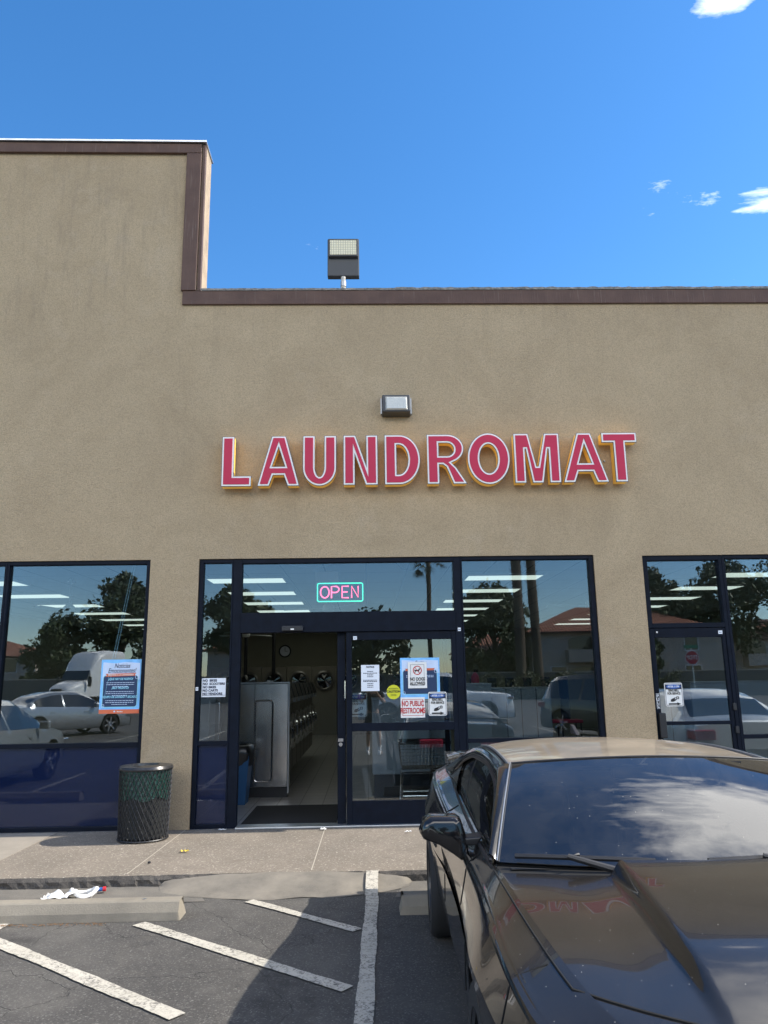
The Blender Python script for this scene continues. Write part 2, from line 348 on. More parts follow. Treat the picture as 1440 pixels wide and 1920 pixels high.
# ------------------------------------------------------------------ ground (setting)
def tilefloor():
    g = NG('floor_tile'); br = g.n('ShaderNodeTexBrick'); br.offset = 0; br.inputs['Scale'].default_value = 1; br.inputs['Brick Width'].default_value = .305; br.inputs['Row Height'].default_value = .305; br.inputs['Mortar Size'].default_value = .006
    g.l(g.co, br.inputs[0]); br.inputs['Color1'].default_value = (.36,.35,.33,1); br.inputs['Color2'].default_value = (.32,.31,.30,1); br.inputs['Mortar'].default_value = (.06,.055,.05,1)
    g.l(br.outputs[0], g.b.inputs['Base Color']); g.b.inputs['Roughness'].default_value = .3; return g.m
def ceilingmat():
    g = NG('ceiling_tile'); br = g.n('ShaderNodeTexBrick'); br.offset = 0; br.inputs['Scale'].default_value = 1; br.inputs['Brick Width'].default_value = .61; br.inputs['Row Height'].default_value = 1.22; br.inputs['Mortar Size'].default_value = .012
    g.l(g.co, br.inputs[0]); br.inputs['Color1'].default_value = (.5,.5,.47,1); br.inputs['Color2'].default_value = (.5,.5,.47,1); br.inputs['Mortar'].default_value = (.2,.2,.2,1)
    g.l(br.outputs[0], g.b.inputs['Base Color']); g.b.inputs['Roughness'].default_value = .9; return g.m
def rooftile():
    g = NG('clay_roof_tile'); w_ = g.n('ShaderNodeTexWave'); w_.inputs['Scale'].default_value = 1.1; w_.bands_direction = 'X'; g.l(g.tc.outputs['UV'], w_.inputs[0]) if False else g.l(g.co, w_.inputs[0])
    n = g.noise(3, 5); c = g.mix(g.rng(n, .3, .7), (.42, .17, .10), (.30, .12, .075)); c = g.mix(g.rng(w_.outputs[0], .35, .0, 0, .8), c, (.07, .03, .02)); g.base(c); g.b.inputs['Roughness'].default_value = .85; g.bump(w_.outputs[0], .12); return g.m
M['tile'] = tilefloor(); M['ceil'] = ceilingmat(); M['roof'] = rooftile()
M['inwall'] = mat('cream_wall', (.30,.29,.22), .8, var=.05, vscale=2); M['mat'] = mat('rubber_mat', (.012,.012,.013), .9, bump=.004, bscale=60)
M['lamp'] = mat('lit_diffuser', (.9,.92,.86), .5, emit=.62, ecol=(.93,1.0,.86))
AZ = 0.03                                        # asphalt level
o = MB().box(-160, 160, -180, 60, AZ-.3, AZ).build('asphalt_ground', M['asphalt']); tag(o, kind='structure')
# pavement slab with a broken, dark stained kerb face
def kerb_y(x): return -2.045-.016*math.sin(x*1.3)-.008*math.sin(x*7.1+1)-.004*math.sin(x*23)
xs = np.arange(-14, 14.001, .04); mb = MB(); rows_t = []; rows_f = []
rnd = random.Random(3)
jit = [rnd.uniform(-.007, .007) for _ in xs]; jit2 = [rnd.uniform(-.02, .006) for _ in xs]
top = [[(x, .3, .12) for x in xs], [(x, -1.0, .12) for x in xs], [(x, kerb_y(x)+.05, .12) for x in xs], [(x, kerb_y(x)+.012+abs(jit[i])*.8, .117-abs(jit2[i])*.25) for i, x in enumerate(xs)]]
o = MB().grid(top).build('pavement', M['walk'], smooth=False); tag(o, kind='structure')
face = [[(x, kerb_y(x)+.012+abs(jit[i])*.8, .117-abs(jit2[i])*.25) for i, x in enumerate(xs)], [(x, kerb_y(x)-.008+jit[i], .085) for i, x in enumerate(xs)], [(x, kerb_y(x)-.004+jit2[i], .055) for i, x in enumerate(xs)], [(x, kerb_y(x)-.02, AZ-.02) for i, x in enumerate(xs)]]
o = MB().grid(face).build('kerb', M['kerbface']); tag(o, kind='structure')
# lighter trowelled slab by the left window
o = MB().box(-8, -3.46, -2.0, -.02, .115, .1235).build('smooth_pavement_slab', M['sconc']); tag(o, kind='structure')
for x0, x1 in ((-2.045, -2.085), (-.486, -.50), (1.05, 1.06), (2.6, 2.6)):
    o = MB().add([(x0-.005, 0, .124), (x0+.005, 0, .124), (x1+.005, -2.0, .124), (x1-.005, -2.0, .124)], [(0,1,2,3)]).build('pavement_joint', M['dry']); tag(o, kind='structure')
# blended asphalt ramp
rows = []
for j in range(15):
    t = j/14; row = []
    for i in range(41):
        u = i/40; ex = math.sin(math.pi*u)**.35; x = -1.80+2.18*u
        yb = -2.03; yf = -2.03-.50*ex*(1+.05*math.sin(u*19))
        row.append((x, yb+(yf-yb)*t, AZ+.004+(.088*ex)*(math.cos(math.pi*t)*.5+.5)+.003*math.sin(u*31+t*9)))
    rows.append(row)
o = MB().grid(rows).build('asphalt_ramp', M['ramp'], smooth='all'); tag(o, kind='structure')
# dusty strip between kerb and wheel stops
def strip(name, pts, z, m):
    o = MB().add([(x, y, z) for x, y in pts], [tuple(range(len(pts)))]).build(name, m); return tag(o, kind='structure')
g = NG('dusty_asphalt'); n_ = g.noise(2.5, 7, .7); f_n = g.noise(120, 3, .7)
g.base(g.mix(g.rng(f_n, .65, .4, 0, .4), g.mix(g.rng(n_, .35, .65), (.20,.182,.152), (.12,.112,.098)), (.05,.05,.05))); g.b.inputs['Roughness'].default_value = .9; g.bump(f_n, .004); M['dust'] = g.m
strip('gutter_strip', [(-12,-2.03),(-1.5,-2.03),(-1.3,-2.55),(-12,-2.62)], AZ+.004, M['dust'])
strip('gutter_strip', [(.33,-2.03),(12,-2.03),(12,-2.6),(.2,-2.55)], AZ+.004, M['dust'])
# painted stall lines
def pline(a, b, wd, z=AZ+.008):
    a = Vector(a); b = Vector(b); d = (b-a).normalized(); n = Vector((-d.y, d.x))*wd/2
    L_ = (b-a).length; k = max(2, int(L_/.03)); rj = random.Random(int(abs(a.x*977+a.y*131))); m_ = MB()
    ra = [rj.gauss(0, .0018)+.004*math.sin(i*.21) for i in range(k+1)]; rb_ = [rj.gauss(0, .0018)+.004*math.sin(i*.17+2) for i in range(k+1)]
    rows = [[(*(a+(b-a)*i/k+n*(1+ra[i]/(wd/2))), z), (*(a+(b-a)*i/k-n*(1+rb_[i]/(wd/2))), z)] for i in range(k+1)]
    return tag(m_.grid(rows).build('parking_line', M['line']), kind='structure')
pline((.022, -2.5), (-.078, -6.6), .098)
o = MB().grid([[(x0+.022-.052+ .104*u, y0, z0) for u in (0, 1)] for x0, y0, z0 in [(0.006, -2.06, AZ+.096), (.003,-2.15,AZ+.088),(0, -2.28, AZ+.052), (-.003,-2.4,AZ+.022), (-.008, -2.5, AZ+.010)]]).build('parking_line', M['line']); tag(o, kind='structure')
pline((-1.66, -3.10), (-.128, -4.39), .10); pline((-.95, -2.57), (-.085, -3.36), .085, AZ+.0085)
pline((-3.2, -2.86), (-1.0, -4.70), .105); pline((-3.6, -3.7), (-1.6, -5.4), .12)
for i in range(-8, 9):
    if i: pline((i*2.75+.1, -2.7), (i*2.75-.05, -6.6), .1)
    pline((i*2.75+.4, -14.2), (i*2.75+.4, -19.2), .1)
for y in (-24.5, -29.5): pline((-40, y), (40, y), .12)

# ------------------------------------------------------------------ the laundromat building
B = thing('laundromat_building', 'single storey tan stucco laundromat with brown parapet trim and dark framed shop windows', 'building')
poly = [(-14,.04),(-8.0,.04),(-8.0,3.175),(-2.585,3.175),(-2.585,.04),(-2.005,.04),(-2.005,3.177),(2.765,3.177),(2.765,.04),(3.36,.04),(3.36,3.16),(7.6,3.16),(7.6,.04),(14,.04),(14,6.66),(-2.125,6.66),(-2.125,8.86),(-14,8.93)]
wl = flat_shape('facade_wall', [poly], .17, M['stucco'], B, loc=(0, .17, 0))
# control joint lines in the render coat are part of the wall relief
mb = MB()
mb.prism([(-2.345, 6.498), (14, 6.50), (14, 6.70), (-2.345, 6.688)], -.03, -.001); mb.build('parapet_trim', M['trim'], B, bevel=.006)
mb = MB().prism([(-2.366, 6.69), (-2.175, 6.69), (-2.168, 8.72), (-2.366, 8.72)], -.045, -.001); mb.build('corner_trim', M['trim'], B, bevel=.008)
mb = MB().prism([(-2.160, 6.69), (-2.118, 6.69), (-2.118, 8.86), (-2.156, 8.86)], -.03, .035); mb.build('corner_trim', M['trim'], B, bevel=.004)
mb = MB().prism([(-14, 8.78), (-2.17, 8.722), (-2.17, 8.86), (-14, 8.97)], -.046, -.001); mb.build('parapet_trim', M['trim'], B, bevel=.006)
mb = MB().prism([(-14, 8.975), (-2.10, 8.868), (-2.10, 8.893), (-14, 9.0)], -.075, .38); mb.build('metal_coping', M['galv'], B)
# sunlit side return of the tall parapet with its board
MB().box(-2.124, -2.117, .035, .34, 6.6, 8.86).build('side_return', M['inwall'] if False else mat('weathered_board', (.36,.27,.18), .8, var=.2, vscale=6), B)
MB().prism([(.36, 6.6), (.44, 6.6), (.36, 7.4)], -2.2, -2.13, 'X').build('parapet_brace', M['white'], B)
# ragged roofing felt along the low parapet
rnd = random.Random(5); vs = []; xs2 = np.arange(-2.11, 14, .05)
rowa = [(x, -.034-rnd.uniform(0, .006), 6.69+.0008*x) for x in xs2]; rowb = [(x, -.034-rnd.uniform(0, .006), 6.715+(.012 if x > .4 else .004)+rnd.uniform(-.005, .006)*(1.2 if x > .3 else .5)) for x in xs2]; rowc = [(x, .40, 6.725) for x in xs2]
MB().grid([rowa, rowb, rowc]).build('roofing_felt', mat('roofing_felt', (.20,.19,.175), .95, var=.5, vscale=25, bump=.01, bscale=60), B)
MB().box(-13.9, 13.9, .36, 17, 3.5, 3.7).build('roof', M['dgrey'], B)
# room shell
MB().box(-8.4, -8.2, .36, 16.4, .1, 3.5).build('interior_wall', M['inwall'], B)
MB().box(9.0, 9.2, .36, 16.4, .1, 3.5).build('interior_wall', M['inwall'], B)
MB().box(-8.2, 9.0, 16.2, 16.4, .1, 3.5).build('interior_wall', M['inwall'], B)
MB().box(-8.2, 9.0, .36, 16.2, 3.33, 3.36).build('ceiling', M['ceil'], B)
MB().box(-8.1, 7.7, .12, .36, 3.20, 3.33).build('window_head', M['frame'], B)
o = MB().box(-8.2, 9.0, -.001, 16.2, .09, .1225).build('interior_floor', M['tile']); tag(o, kind='structure')

F0, F1 = .02, .125
def frame(name, rects, y0=F0, y1=F1, parent=None, m=None):
    mb = MB()
    for x0, x1, z0, z1 in rects: mb.box(x0, x1, y0, y1, z0, z1)
    return mb.build(name, m or M['frame'], parent or B, bevel=.003, seg=1)
def pane(x0, x1, z0, z1, parent, y=.07, th=.006, m=None, name='pane', tilt=0):
    o = MB().box(x0-.01, x1+.01, y, y+th, z0-.01, z1+.01).build(name, m or M['glass'], parent)
    return o
S0 = .122
# bay left
def window(x0, x1, z1, rail=(1.02, 1.07), low='navy', jl=.045, jr=.045, sill=.045):
    f = frame('window', [(x0, x0+jl, S0, z1), (x1-jr, x1, S0, z1), (x0+jl, x1-jr, z1-.045, z1), (x0+jl, x1-jr, rail[0], rail[1]), (x0+jl, x1-jr, S0, S0+sill)])
    pane(x0+jl, x1-jr, rail[1], z1-.045, f)
    pane(x0+jl, x1-jr, S0+sill, rail[0], f, m=M['lowglass'] if low == 'navy' else None)
    if low == 'navy': MB().box(x0+jl, x1-jr, .09, .11, S0+sill, rail[0]).build('lower_panel', M['navy'], f)
    return f
window(-4.287, -2.588, 3.173, jl=.027); window(-6.15, -4.289, 3.173, jr=.027); window(-8.0, -6.152, 3.173)
window(-2.003, -1.595, 3.175, jr=.02, jl=.05)
window(1.14, 2.763, 3.175, rail=(1.0, 1.047), low=None, jl=.02, jr=.055)
window(4.345, 5.95, 3.158, rail=(.995, 1.04), low=None, jl=.035); window(5.952, 7.6, 3.158, rail=(.995, 1.04), low=None)
f = frame('transom_window', [(-1.593, -1.49, S0, 3.175), (1.055, 1.138, S0, 3.175), (-1.49, 1.055, 3.12, 3.175)]); pane(-1.49, 1.055, 2.525, 3.12, f)
frame('door_header', [(-1.49, 1.055, 2.29, 2.525)], -.005, .16, f)
# the sliding entrance
D = frame('sliding_door', [(-.352, -.258, .14, 2.29)], .085, .125)
frame('sliding_door_stile', [(.90, .955, .14, 2.29)], .085, .125, D)
MB().lathe([(0, -.012), (.022, -.012), (.024, 0)], 20, (-.315, .083, 1.005), 'Y').build('lock', M['chrome'], D); MB().box(-.345, -.285, .076, .085, 1.035, 1.07).build('lock_plate', M['chrome'], D)
MB().tube([(-.262, .06, 1.5), (-.262, .04, 1.52), (-.262, .04, 1.72), (-.262, .06, 1.74)], .009).build('handle', M['chrome'], D)
D2 = frame('fixed_door_leaf', [(-.245, -.18, .14, 2.285), (1.0, 1.054, .14, 2.285), (-.18, 1.0, 2.19, 2.285), (-.18, 1.0, 1.15, 1.24), (-.18, 1.0, .14, .39)], .02, .07)
pane(-.18, 1.0, 1.24, 2.19, D2, y=.042); pane(-.18, 1.0, .39, 1.15, D2, y=.042)
MB().box(-1.49, 1.055, -.06, .16, .123, .142).build('threshold', M['galv'], B, bevel=.004)
f = frame('transom_window', [(3.362, 3.425, 2.285, 3.158), (4.30, 4.343, S0, 3.158), (3.425, 4.30, 3.10, 3.158), (3.425, 4.30, 2.285, 2.34), (3.362, 3.38, S0, 2.285)]); pane(3.425, 4.30, 2.34, 3.10, f)
D3 = frame('entrance_door', [(3.384, 3.437, .14, 2.28), (4.255, 4.298, .14, 2.28), (3.437, 4.255, 2.17, 2.28), (3.437, 4.255, 1.16, 1.20), (3.437, 4.255, .14, .35)], .03, .075)
pane(3.437, 4.255, 1.20, 2.17, D3, y=.048); pane(3.437, 4.255, .35, 1.16, D3, y=.048)
MB().box(3.39, 3.47, -.03, .029, 1.02, 1.30).build('pull_handle', M['blackplastic'], D3, bevel=.01)
MB().lathe([(0, -.014), (.020, -.014), (.022, .004)], 20, (3.412, .028, .985), 'Y').build('lock', M['chrome'], D3)
for z in (1.1, 1.36): MB().box(4.285, 4.325, -.0, .028, z-.04, z+.04).build('hinge', M['blackplastic'], D3, bevel=.005)
MB().lathe([(0,-.006),(.010,-.006),(.011,0)], 12, (3.47, .029, 2.235), 'Y').build('screw_cap', M['white'], D3)

# small things on the doors
def plate(name, label, cat, x0, x1, z0, z1, m, y=.062, th=.002, group=None, r=0):
    t = thing(name, label, cat, ((x0+x1)/2, y, z0), 0, group)
    w2 = (x1-x0)/2; h = z1-z0
    b = MB().box(-w2, w2, -th, 0, 0, h).build('sheet', m, t)
    return t, w2, h
def T(t, s, size, x, z, m, **k): return text(s, size, (x, -.0045, z), m, t, **k)
s_ = thing('motion_sensor', 'small black motion sensor over the left of the sliding doorway', 'sensor', (-.875, -.008, 2.30))
MB().box(-.125, .125, -.05, 0, 0, .065).build('housing', M['blackplastic'], s_, bevel=.012); MB().box(-.02, .02, -.053, -.05, .015, .03).build('status_light', M['white'], s_)
for lab, x, y, z, wd in (('tiny white sticker at the top left corner of the glass door', -.14, .018, 2.215, .045), ('tiny white sticker on the post right of the sliding door header', 1.10, .018, 2.30, .035), ('white sticker at the top right corner of the right door', 4.235, .028, 2.225, .05), ('tiny white sticker on the frame beside the paper rules notice', -1.98, .018, 1.655, .03)):
    t = thing('door_sticker', lab, 'sticker', (x, y, z)); MB().box(-wd/2, wd/2, -.002, 0, -.02, .02).build('sheet', M['paper'], t); MB().box(-wd*.35, wd*.35, -.003, -.002, -.004, .003).build('print', M['ink'], t)
# paper rules in the sidelight
t, w2, h = plate('rules_notice', 'white paper notice listing no bikes no scooters taped in narrow sidelight', 'notice', -1.935, -1.655, 1.56, 1.775, M['paper'])
text('NO  BIKES\nNO  SCOOTERS\nNO BIKES\nNO CARTS\nNO VENDORS', .036, (-w2+.012, -.0045, h/2+.004), M['ink'], t, align='LEFT', bold=.0012, ls=1.05)
MB().box(-w2+.01, w2+.015, -.004, -.003, .018, .022).build('underline', M['ink'], t)
# the paper sheet on the fixed leaf
t, w2, h = plate('paper_notice', 'white letter sized paper sheet of small print on the glass door', 'notice', -.072, .142, 1.60, 1.90, M['paper'], y=.036)
T(t, 'NOTICE', .026, 0, h-.025, M['ink'], bold=.0008)
rb = random.Random(2); mb = MB()
for i, z in enumerate([.075,.095,.115,.135,.175,.19,.215,.235,.255]):
    wd = (w2-.02)*(.95 if i in (1,4,5) else .4); x = -wd
    while x < wd:
        l = rb.uniform(.008, .02); mb.box(x, min(x+l, wd), -.004, -.003, h-z-.004, h-z+.004); x += l+.004
mb.build('small_print', M['ink'], t)
# caution disc
t = thing('caution_sticker', 'round yellow automatic caution door sticker on the glass door', 'sticker', (.306, .036, 1.505))
MB().lathe([(0, -.002), (.082, -.002), (.082, 0), (0, 0)], 36, (0, 0, .08), 'Y').build('disc', M['yel'], t)
text('CAUTION', .036, (0, -.0045, .085), M['black'], t, bold=.001); text('AUTOMATIC', .020, (0, -.0045, .118), M['black'], t); text('DOOR', .022, (0, -.0045, .045), M['black'], t)
def noline(mb, x0, x1, z0, z1, wd, y0=-.004, y1=-.003):
    mb.box(x0, x1, y0, y1, z0, z0+wd); mb.box(x0, x1, y0, y1, z1-wd, z1); mb.box(x0, x0+wd, y0, y1, z0+wd, z1-wd); mb.box(x1-wd, x1, y0, y1, z0+wd, z1-wd); return mb
# no public restrooms
t, w2, h = plate('restroom_notice', 'white sign reading no public restrooms in red letters', 'sign', .386, .668, 1.292, 1.522, M['white'], y=.034)
noline(MB(), -w2+.02, w2-.02, .022, h-.022, .0045).build('border', M['redink'], t)
T(t, 'NO PUBLIC\nRESTROOMS', .085, 0, h/2+.002, M['redink'], xs=.60, bold=.0018, ls=.95)
# no dogs allowed
t, w2, h = plate('no_dogs_sign', 'white no dogs allowed sign with red prohibition ring', 'sign', .478, .70, 1.625, 1.925, M['white'], y=.030)
noline(MB(), -w2+.03, w2-.03, .03, h-.028, .003).build('border', M['ink'], t)
T(t, 'NO DOGS\nALLOWED', .052, 0, .078, M['black'], xs=.72, bold=.0014, ls=.95)
a = [(.052*math.cos(q)-.0, .052*math.sin(q)) for q in np.linspace(0, 2*math.pi, 33)[:-1]]; b = [(.043*math.cos(q), .043*math.sin(q)) for q in np.linspace(0, 2*math.pi, 33)[:-1]]
dog = [(-.034,-.004),(-.036,.012),(-.028,.006),(.012,.006),(.018,.018),(.024,.024),(.032,.020),(.040,.014),(.032,.010),(.022,.000),(.020,-.030),(.014,-.030),(.012,-.010),(-.018,-.010),(-.026,-.030),(-.032,-.030),(-.028,-.010)]
flat_shape('dog_silhouette', [dog], .0004, M['black'], t, loc=(0, -.004, h-.095))
flat_shape('prohibition_ring', [a, b], .0004, M['redink'], t, loc=(0, -.0055, h-.095)); MB().add([(-.033,-.006,h-.060),(-.029,-.006,h-.056),(.033,-.006,h-.130),(.029,-.006,h-.134)], [(0,1,2,3)]).build('prohibition_bar', M['redink'], t)
# after 11 pm signs
def rr(x0, x1, z0, z1, r, n=6):
    p = []
    for cx, cz, a0 in ((x1-r, z1-r, 0), (x0+r, z1-r, 90), (x0+r, z0+r, 180), (x1-r, z0+r, 270)):
        for i in range(n+1): q = R(a0+90*i/n); p.append((cx+r*math.cos(q), cz+r*math.sin(q)))
    return p
def bell_sign(x, z, y, label):
    t = thing('service_bell_sign', label, 'sign', (x, y, z), group='after hours ring bell signs')
    W2, H = .107, .27
    flat_shape('plate', [rr(-W2, W2, 0, H, .02)], .001, M['white'], t)
    flat_shape('border', [rr(-W2+.008, W2-.008, .008, H-.008, .016), rr(-W2+.012, W2-.012, .012, H-.012, .013)], .0004, M['ink'], t, loc=(0, -.003, 0))
    e = [(.085*math.cos(q), .024*math.sin(q)+H-.043) for q in np.linspace(0, 2*math.pi, 37)[:-1]]
    flat_shape('banner', [[(-W2+.012, H-.075), (W2-.012, H-.075), (W2-.012, H-.020), (-W2+.012, H-.020)]], .0004, M['ink'], t, loc=(0, -.0025, 0))
    flat_shape('banner_oval', [e], .0004, M['signblue'], t, loc=(0, -.0042, 0))
    T(t, 'AFTER 11 PM', .028, 0, H-.044, M['white'], xs=.85, bold=.0007).location.y = -.0056
    T(t, 'RING BELL\nFOR SERVICE', .036, 0, H-.107, M['black'], xs=.74, bold=.001, ls=.95)
    flat_shape('arrow', [[(-.07, .020), (.03, .020), (.03, .010), (.075, .028), (.03, .046), (.03, .036), (-.07, .036)]], .0004, M['black'], t, loc=(0, -.004, 0))
    hand = [(-.045,.055),(-.02,.052),(.005,.060),(.028,.078),(.026,.086),(.008,.080),(.004,.084),(.016,.098),(.012,.104),(-.006,.094),(-.02,.09),(-.042,.078)]
    flat_shape('pointing_hand', [hand], .0004, M['black'], t, loc=(0, -.004, 0))
    flat_shape('bell_button', [rr(.024, .056, .082, .112, .004), rr(.032, .048, .089, .105, .007)], .0004, M['black'], t, loc=(0, -.004, 0))
bell_sign(.817, 1.31, .032, 'ring bell sign right of the no public restrooms sign')
bell_sign(-.112, 1.31, .078, 'ring bell sign below the white paper sheet, cut off by the door stile')
bell_sign(3.611, 1.372, .045, 'ring bell sign on the glass of the far right door')
t = thing('pull_sticker', 'black vertical sticker reading pull on the right door', 'sticker', (3.409, .029, 1.345)); MB().box(-.021, .021, -.002, 0, 0, .18).build('sheet', M['black'], t)
noline(MB(), -.018, .018, .003, .177, .0025, -.003, -.002).build('border', M['paper'], t); text('P\nU\nL\nL', .048, (0, -.0035, .088), M['paper'], t, bold=.0008, ls=.82)
# the two posters
def poster(x0, x1, z0, z1, y, lab, l1, l2, banner, heads, foot):
    t, w2, h = plate('window_poster', lab, 'poster', x0, x1, z0, z1, M['blue'], y=y)
    k = h/.6
    flat_shape('pale_field', [[(-w2+.02, h*.60), (w2-.012, h*.62), (w2-.015, h*.93), (w2*.2, h*.95), (-w2*.3, h*.93), (-w2+.02, h*.95)]], .0003, M['pale'], t, loc=(0, -.0028, 0))
    flat_shape('panel', [rr(-w2+.034, w2-.034, .075*k, h*.70, .03)], .0003, M['dblue'], t, loc=(0, -.0036, 0))
    flat_shape('panel_edge', [rr(-w2+.026, w2-.026, .067*k, h*.712, .034), rr(-w2+.034, w2-.034, .075*k, h*.70, .03)], .0003, M['cyan'], t, loc=(0, -.0034, 0))
    T(t, l1, .074*k, .01, h*.88, M['ink'], xs=.72, shear=.3, bold=.0004); T(t, l2, .074*k, .01, h*.79, M['ink'], xs=.72, shear=.3, bold=.0004)
    flat_shape('banner', [[(-w2+.05, h*.68), (w2-.05, h*.695), (w2-.07, h*.715), (w2-.05, h*.745), (-w2+.05, h*.735), (-w2+.07, h*.71)]], .0003, M['orange'], t, loc=(0, -.0044, 0))
    text(banner, .024*k, (0, -.0056, h*.713), M['white'], t, bold=.0003, xs=.95)
    rb = random.Random(4)
    for i, hd in enumerate(heads):
        z = h*(.635-.165*i); text(hd, .034*k, (0, -.0048, z), M['cyan'], t, xs=.8, shear=.2, bold=.0009)
        mb = MB()
        for j in range(3):
            wd = (w2-.07)*(1 if j < 2 else .55); x = -wd
            while x < wd:
                l = rb.uniform(.01, .03); mb.box(x, min(x+l, wd), -.0052, -.0044, z-(.04+.021*j)*k-.003, z-(.04+.021*j)*k+.003); x += l+.006
        mb.build('small_print', M['pale'], t)
    if foot:
        MB().box(-w2, w2, -.004, -.002, 0, .046*k).build('footer', M['orange'], t); text('laundry', .022, (.01, -.005, .023), M['white'], t, bold=.0004); MB().lathe([(0,-.0055),(.010,-.0055),(.010,-.004)], 16, (-.052, 0, .024), 'Y').build('footer_badge', M['pale'], t)
    for cx, cz in ((w2-.045, h*.67), (-w2+.04, .085*k)): MB().tube([(cx+.016*math.cos(q), -.0055, cz+.020*math.sin(q)) for q in np.linspace(0, 2*math.pi, 17)[:-1]], .0025, 6, closed=True).build('bubble', M['pale'], t)
poster(-3.11, -2.648, 1.39, 2.005, .062, 'blue Spanish poster with script heading in the left window', 'Noticias', 'Emocionantes!', 'MEJORAS A LA LAVANDERIA', ('¿QUE HAY DE NUEVO?', '¡MUY PRONTO!', 'EQUIPO DE LAVADO Y SECADO!'), True)
poster(.388, .852, 1.50, 1.975, .0415, 'blue poster partly hidden behind the no dogs sign', 'Exciting', 'News!', 'COMING SOON', ('LAUNDRY NEWS',), False)
MB()

# OPEN neon
t = thing('open_sign', 'lit OPEN sign with pink letters inside a green border', 'neon sign', (-.32, .16, 2.66))
def em(name, c, s, base=(.8,.8,.8)): return mat(name, base, .4, emit=s, ecol=c)
pk = em('pink_tube', (1.0, .10, .22), 2.3, (.8,.2,.3)); gn = em('green_tube', (.05, .75, .42), 1.5, (.1,.6,.4))
MB().tube([(x, 0, z) for x, z in rr(-.275, .275, .005, .225, .02)], .0068, 8, closed=True).build('border_tube', gn, t)
def arc(cx, cz, rx, rz, a0, a1, n=14): return [(cx+rx*math.cos(R(a)), 0, cz+rz*math.sin(R(a))) for a in np.linspace(a0, a1, n)]
def tb(pts, closed=False): MB().tube(pts, .0075, 8, closed=closed).build('letter_tube', pk, t)
tb(arc(-.186, .117, .052, .068, 90, 449, 26)[:-1] + [], True)
tb([(-.105, 0, .045), (-.105, 0, .187)] + arc(-.055, .150, .04, .037, 90, -90, 10) + [(-.105, 0, .113)])
tb([(.105, 0, .187), (.025, 0, .187), (.025, 0, .048), (.105, 0, .048)]); tb([(.027, 0, .118), (.09, 0, .118)])
tb([(.14, 0, .047), (.14, 0, .187), (.22, 0, .052), (.22, 0, .188)])
MB().box(-.285, .285, .012, .018, -.003, .233).build('backing', mat('clear_backing', (.02,.03,.05), .2), t)
# cord hanging in the transom
tag(MB().tube([(-1.3+.1*i, .4, 3.29-.17*math.sin(math.pi*i/12)) for i in range(13)], .006, 6).build('hanging_cord', M['white']), 'thin white cord sagging across the top of the transom window', 'cord')
tag(MB().tube([(.3+.05*i, .5, 3.30-.22*math.sin(math.pi*i/10)**.8) for i in range(11)], .005, 6).build('hanging_cord', M['dgrey']), 'thin dark wire loop hanging behind the transom right of the neon', 'cord')

# ------------------------------------------------------------------ LAUNDROMAT channel letters
def el(cx, cy, rx, ry, a0, a1, n): return [(cx+rx*math.cos(R(a)), cy+ry*math.sin(R(a))) for a in np.linspace(a0, a1, n)]
H = .62; s = .140
def shp(c, w):
    if c == 'L': return [[(0,0),(w,0),(w,s*.86),(s,s*.86),(s,H),(0,H)]]
    if c == 'A': q = .145; return [[(0,0),(q*.92,0),(q*1.12+.02,.135),(w-q*1.12-.02,.135),(w-q*.92,0),(w,0),(w/2+.082,H),(w/2-.082,H)], [(w/2-.083,.235),(w/2+.083,.235),(w/2,.495)]]
    if c == 'U': r = w/2; return [[(0,H)]+el(r,.22,r,.225,180,360,25)+[(w,H),(w-s,H)]+el(r,.235,r-s,.135,360,180,21)+[(s,H)]]
    if c == 'N': return [[(0,0),(s*.95,0),(s*.95,.40),(w-s*1.02,0),(w,0),(w,H),(w-s*.95,H),(w-s*.95,.215),(s*1.02,H),(0,H)]]
    if c == 'D': return [[(0,0),(w*.42,0)]+el(w*.42,H/2,w*.58,H/2,-90,90,25)+[(0,H)], [(s,s*.84)]+el(w*.40,H/2,w*.60-s,H/2-s*.84,-90,90,21)+[(s,H-s*.84)]]
    if c == 'R': return [[(0,0),(s,0),(s,.245),(.19,.245),(.235,.21),(w-s*1.12,0),(w,0),(w-.125,.20),(w-.185,.262)]+el(w*.52,.443,w*.42,.177,-60,90,19)+[(0,H)], [(s,.345),(w*.52,.345)]+el(w*.52,.432,w*.18,.087,-90,90,13)+[(s,.519)]]
    if c == 'O': return [el(w/2,H/2,w/2,H/2+.012,0,360,49)[:-1], el(w/2,H/2,w/2-s,H/2-s*.86,0,360,41)[:-1]]
    if c == 'M': return [[(0,0),(s*.92,0),(s*.92,.43),(s*.92+.016,.43),(w/2-.062,0),(w/2+.062,0),(w-s*.92-.016,.43),(w-s*.92,.43),(w-s*.92,0),(w,0),(w,H),(w-.175,H),(w/2+.014,.20),(w/2-.014,.20),(.175,H),(0,H)]]
    if c == 'T': return [[(w/2-s/2,0),(w/2+s/2,0),(w/2+s/2,H-s*.84),(w,H-s*.84),(w,H),(0,H),(0,H-s*.84),(w/2-s/2,H-s*.84)]]
LET = [('L',-1.738,-1.385,'first letter L'),('A',-1.302,-.805,'letter A between the L and the U'),('U',-.755,-.355,'letter U'),('N',-.262,.150,'letter N'),('D',.241,.669,'letter D'),('R',.760,1.235,'letter R'),('O',1.258,1.771,'letter O'),('M',1.832,2.394,'letter M'),('A',2.433,3.000,'letter A between the M and the T'),('T',2.881,3.358,'last letter T')]
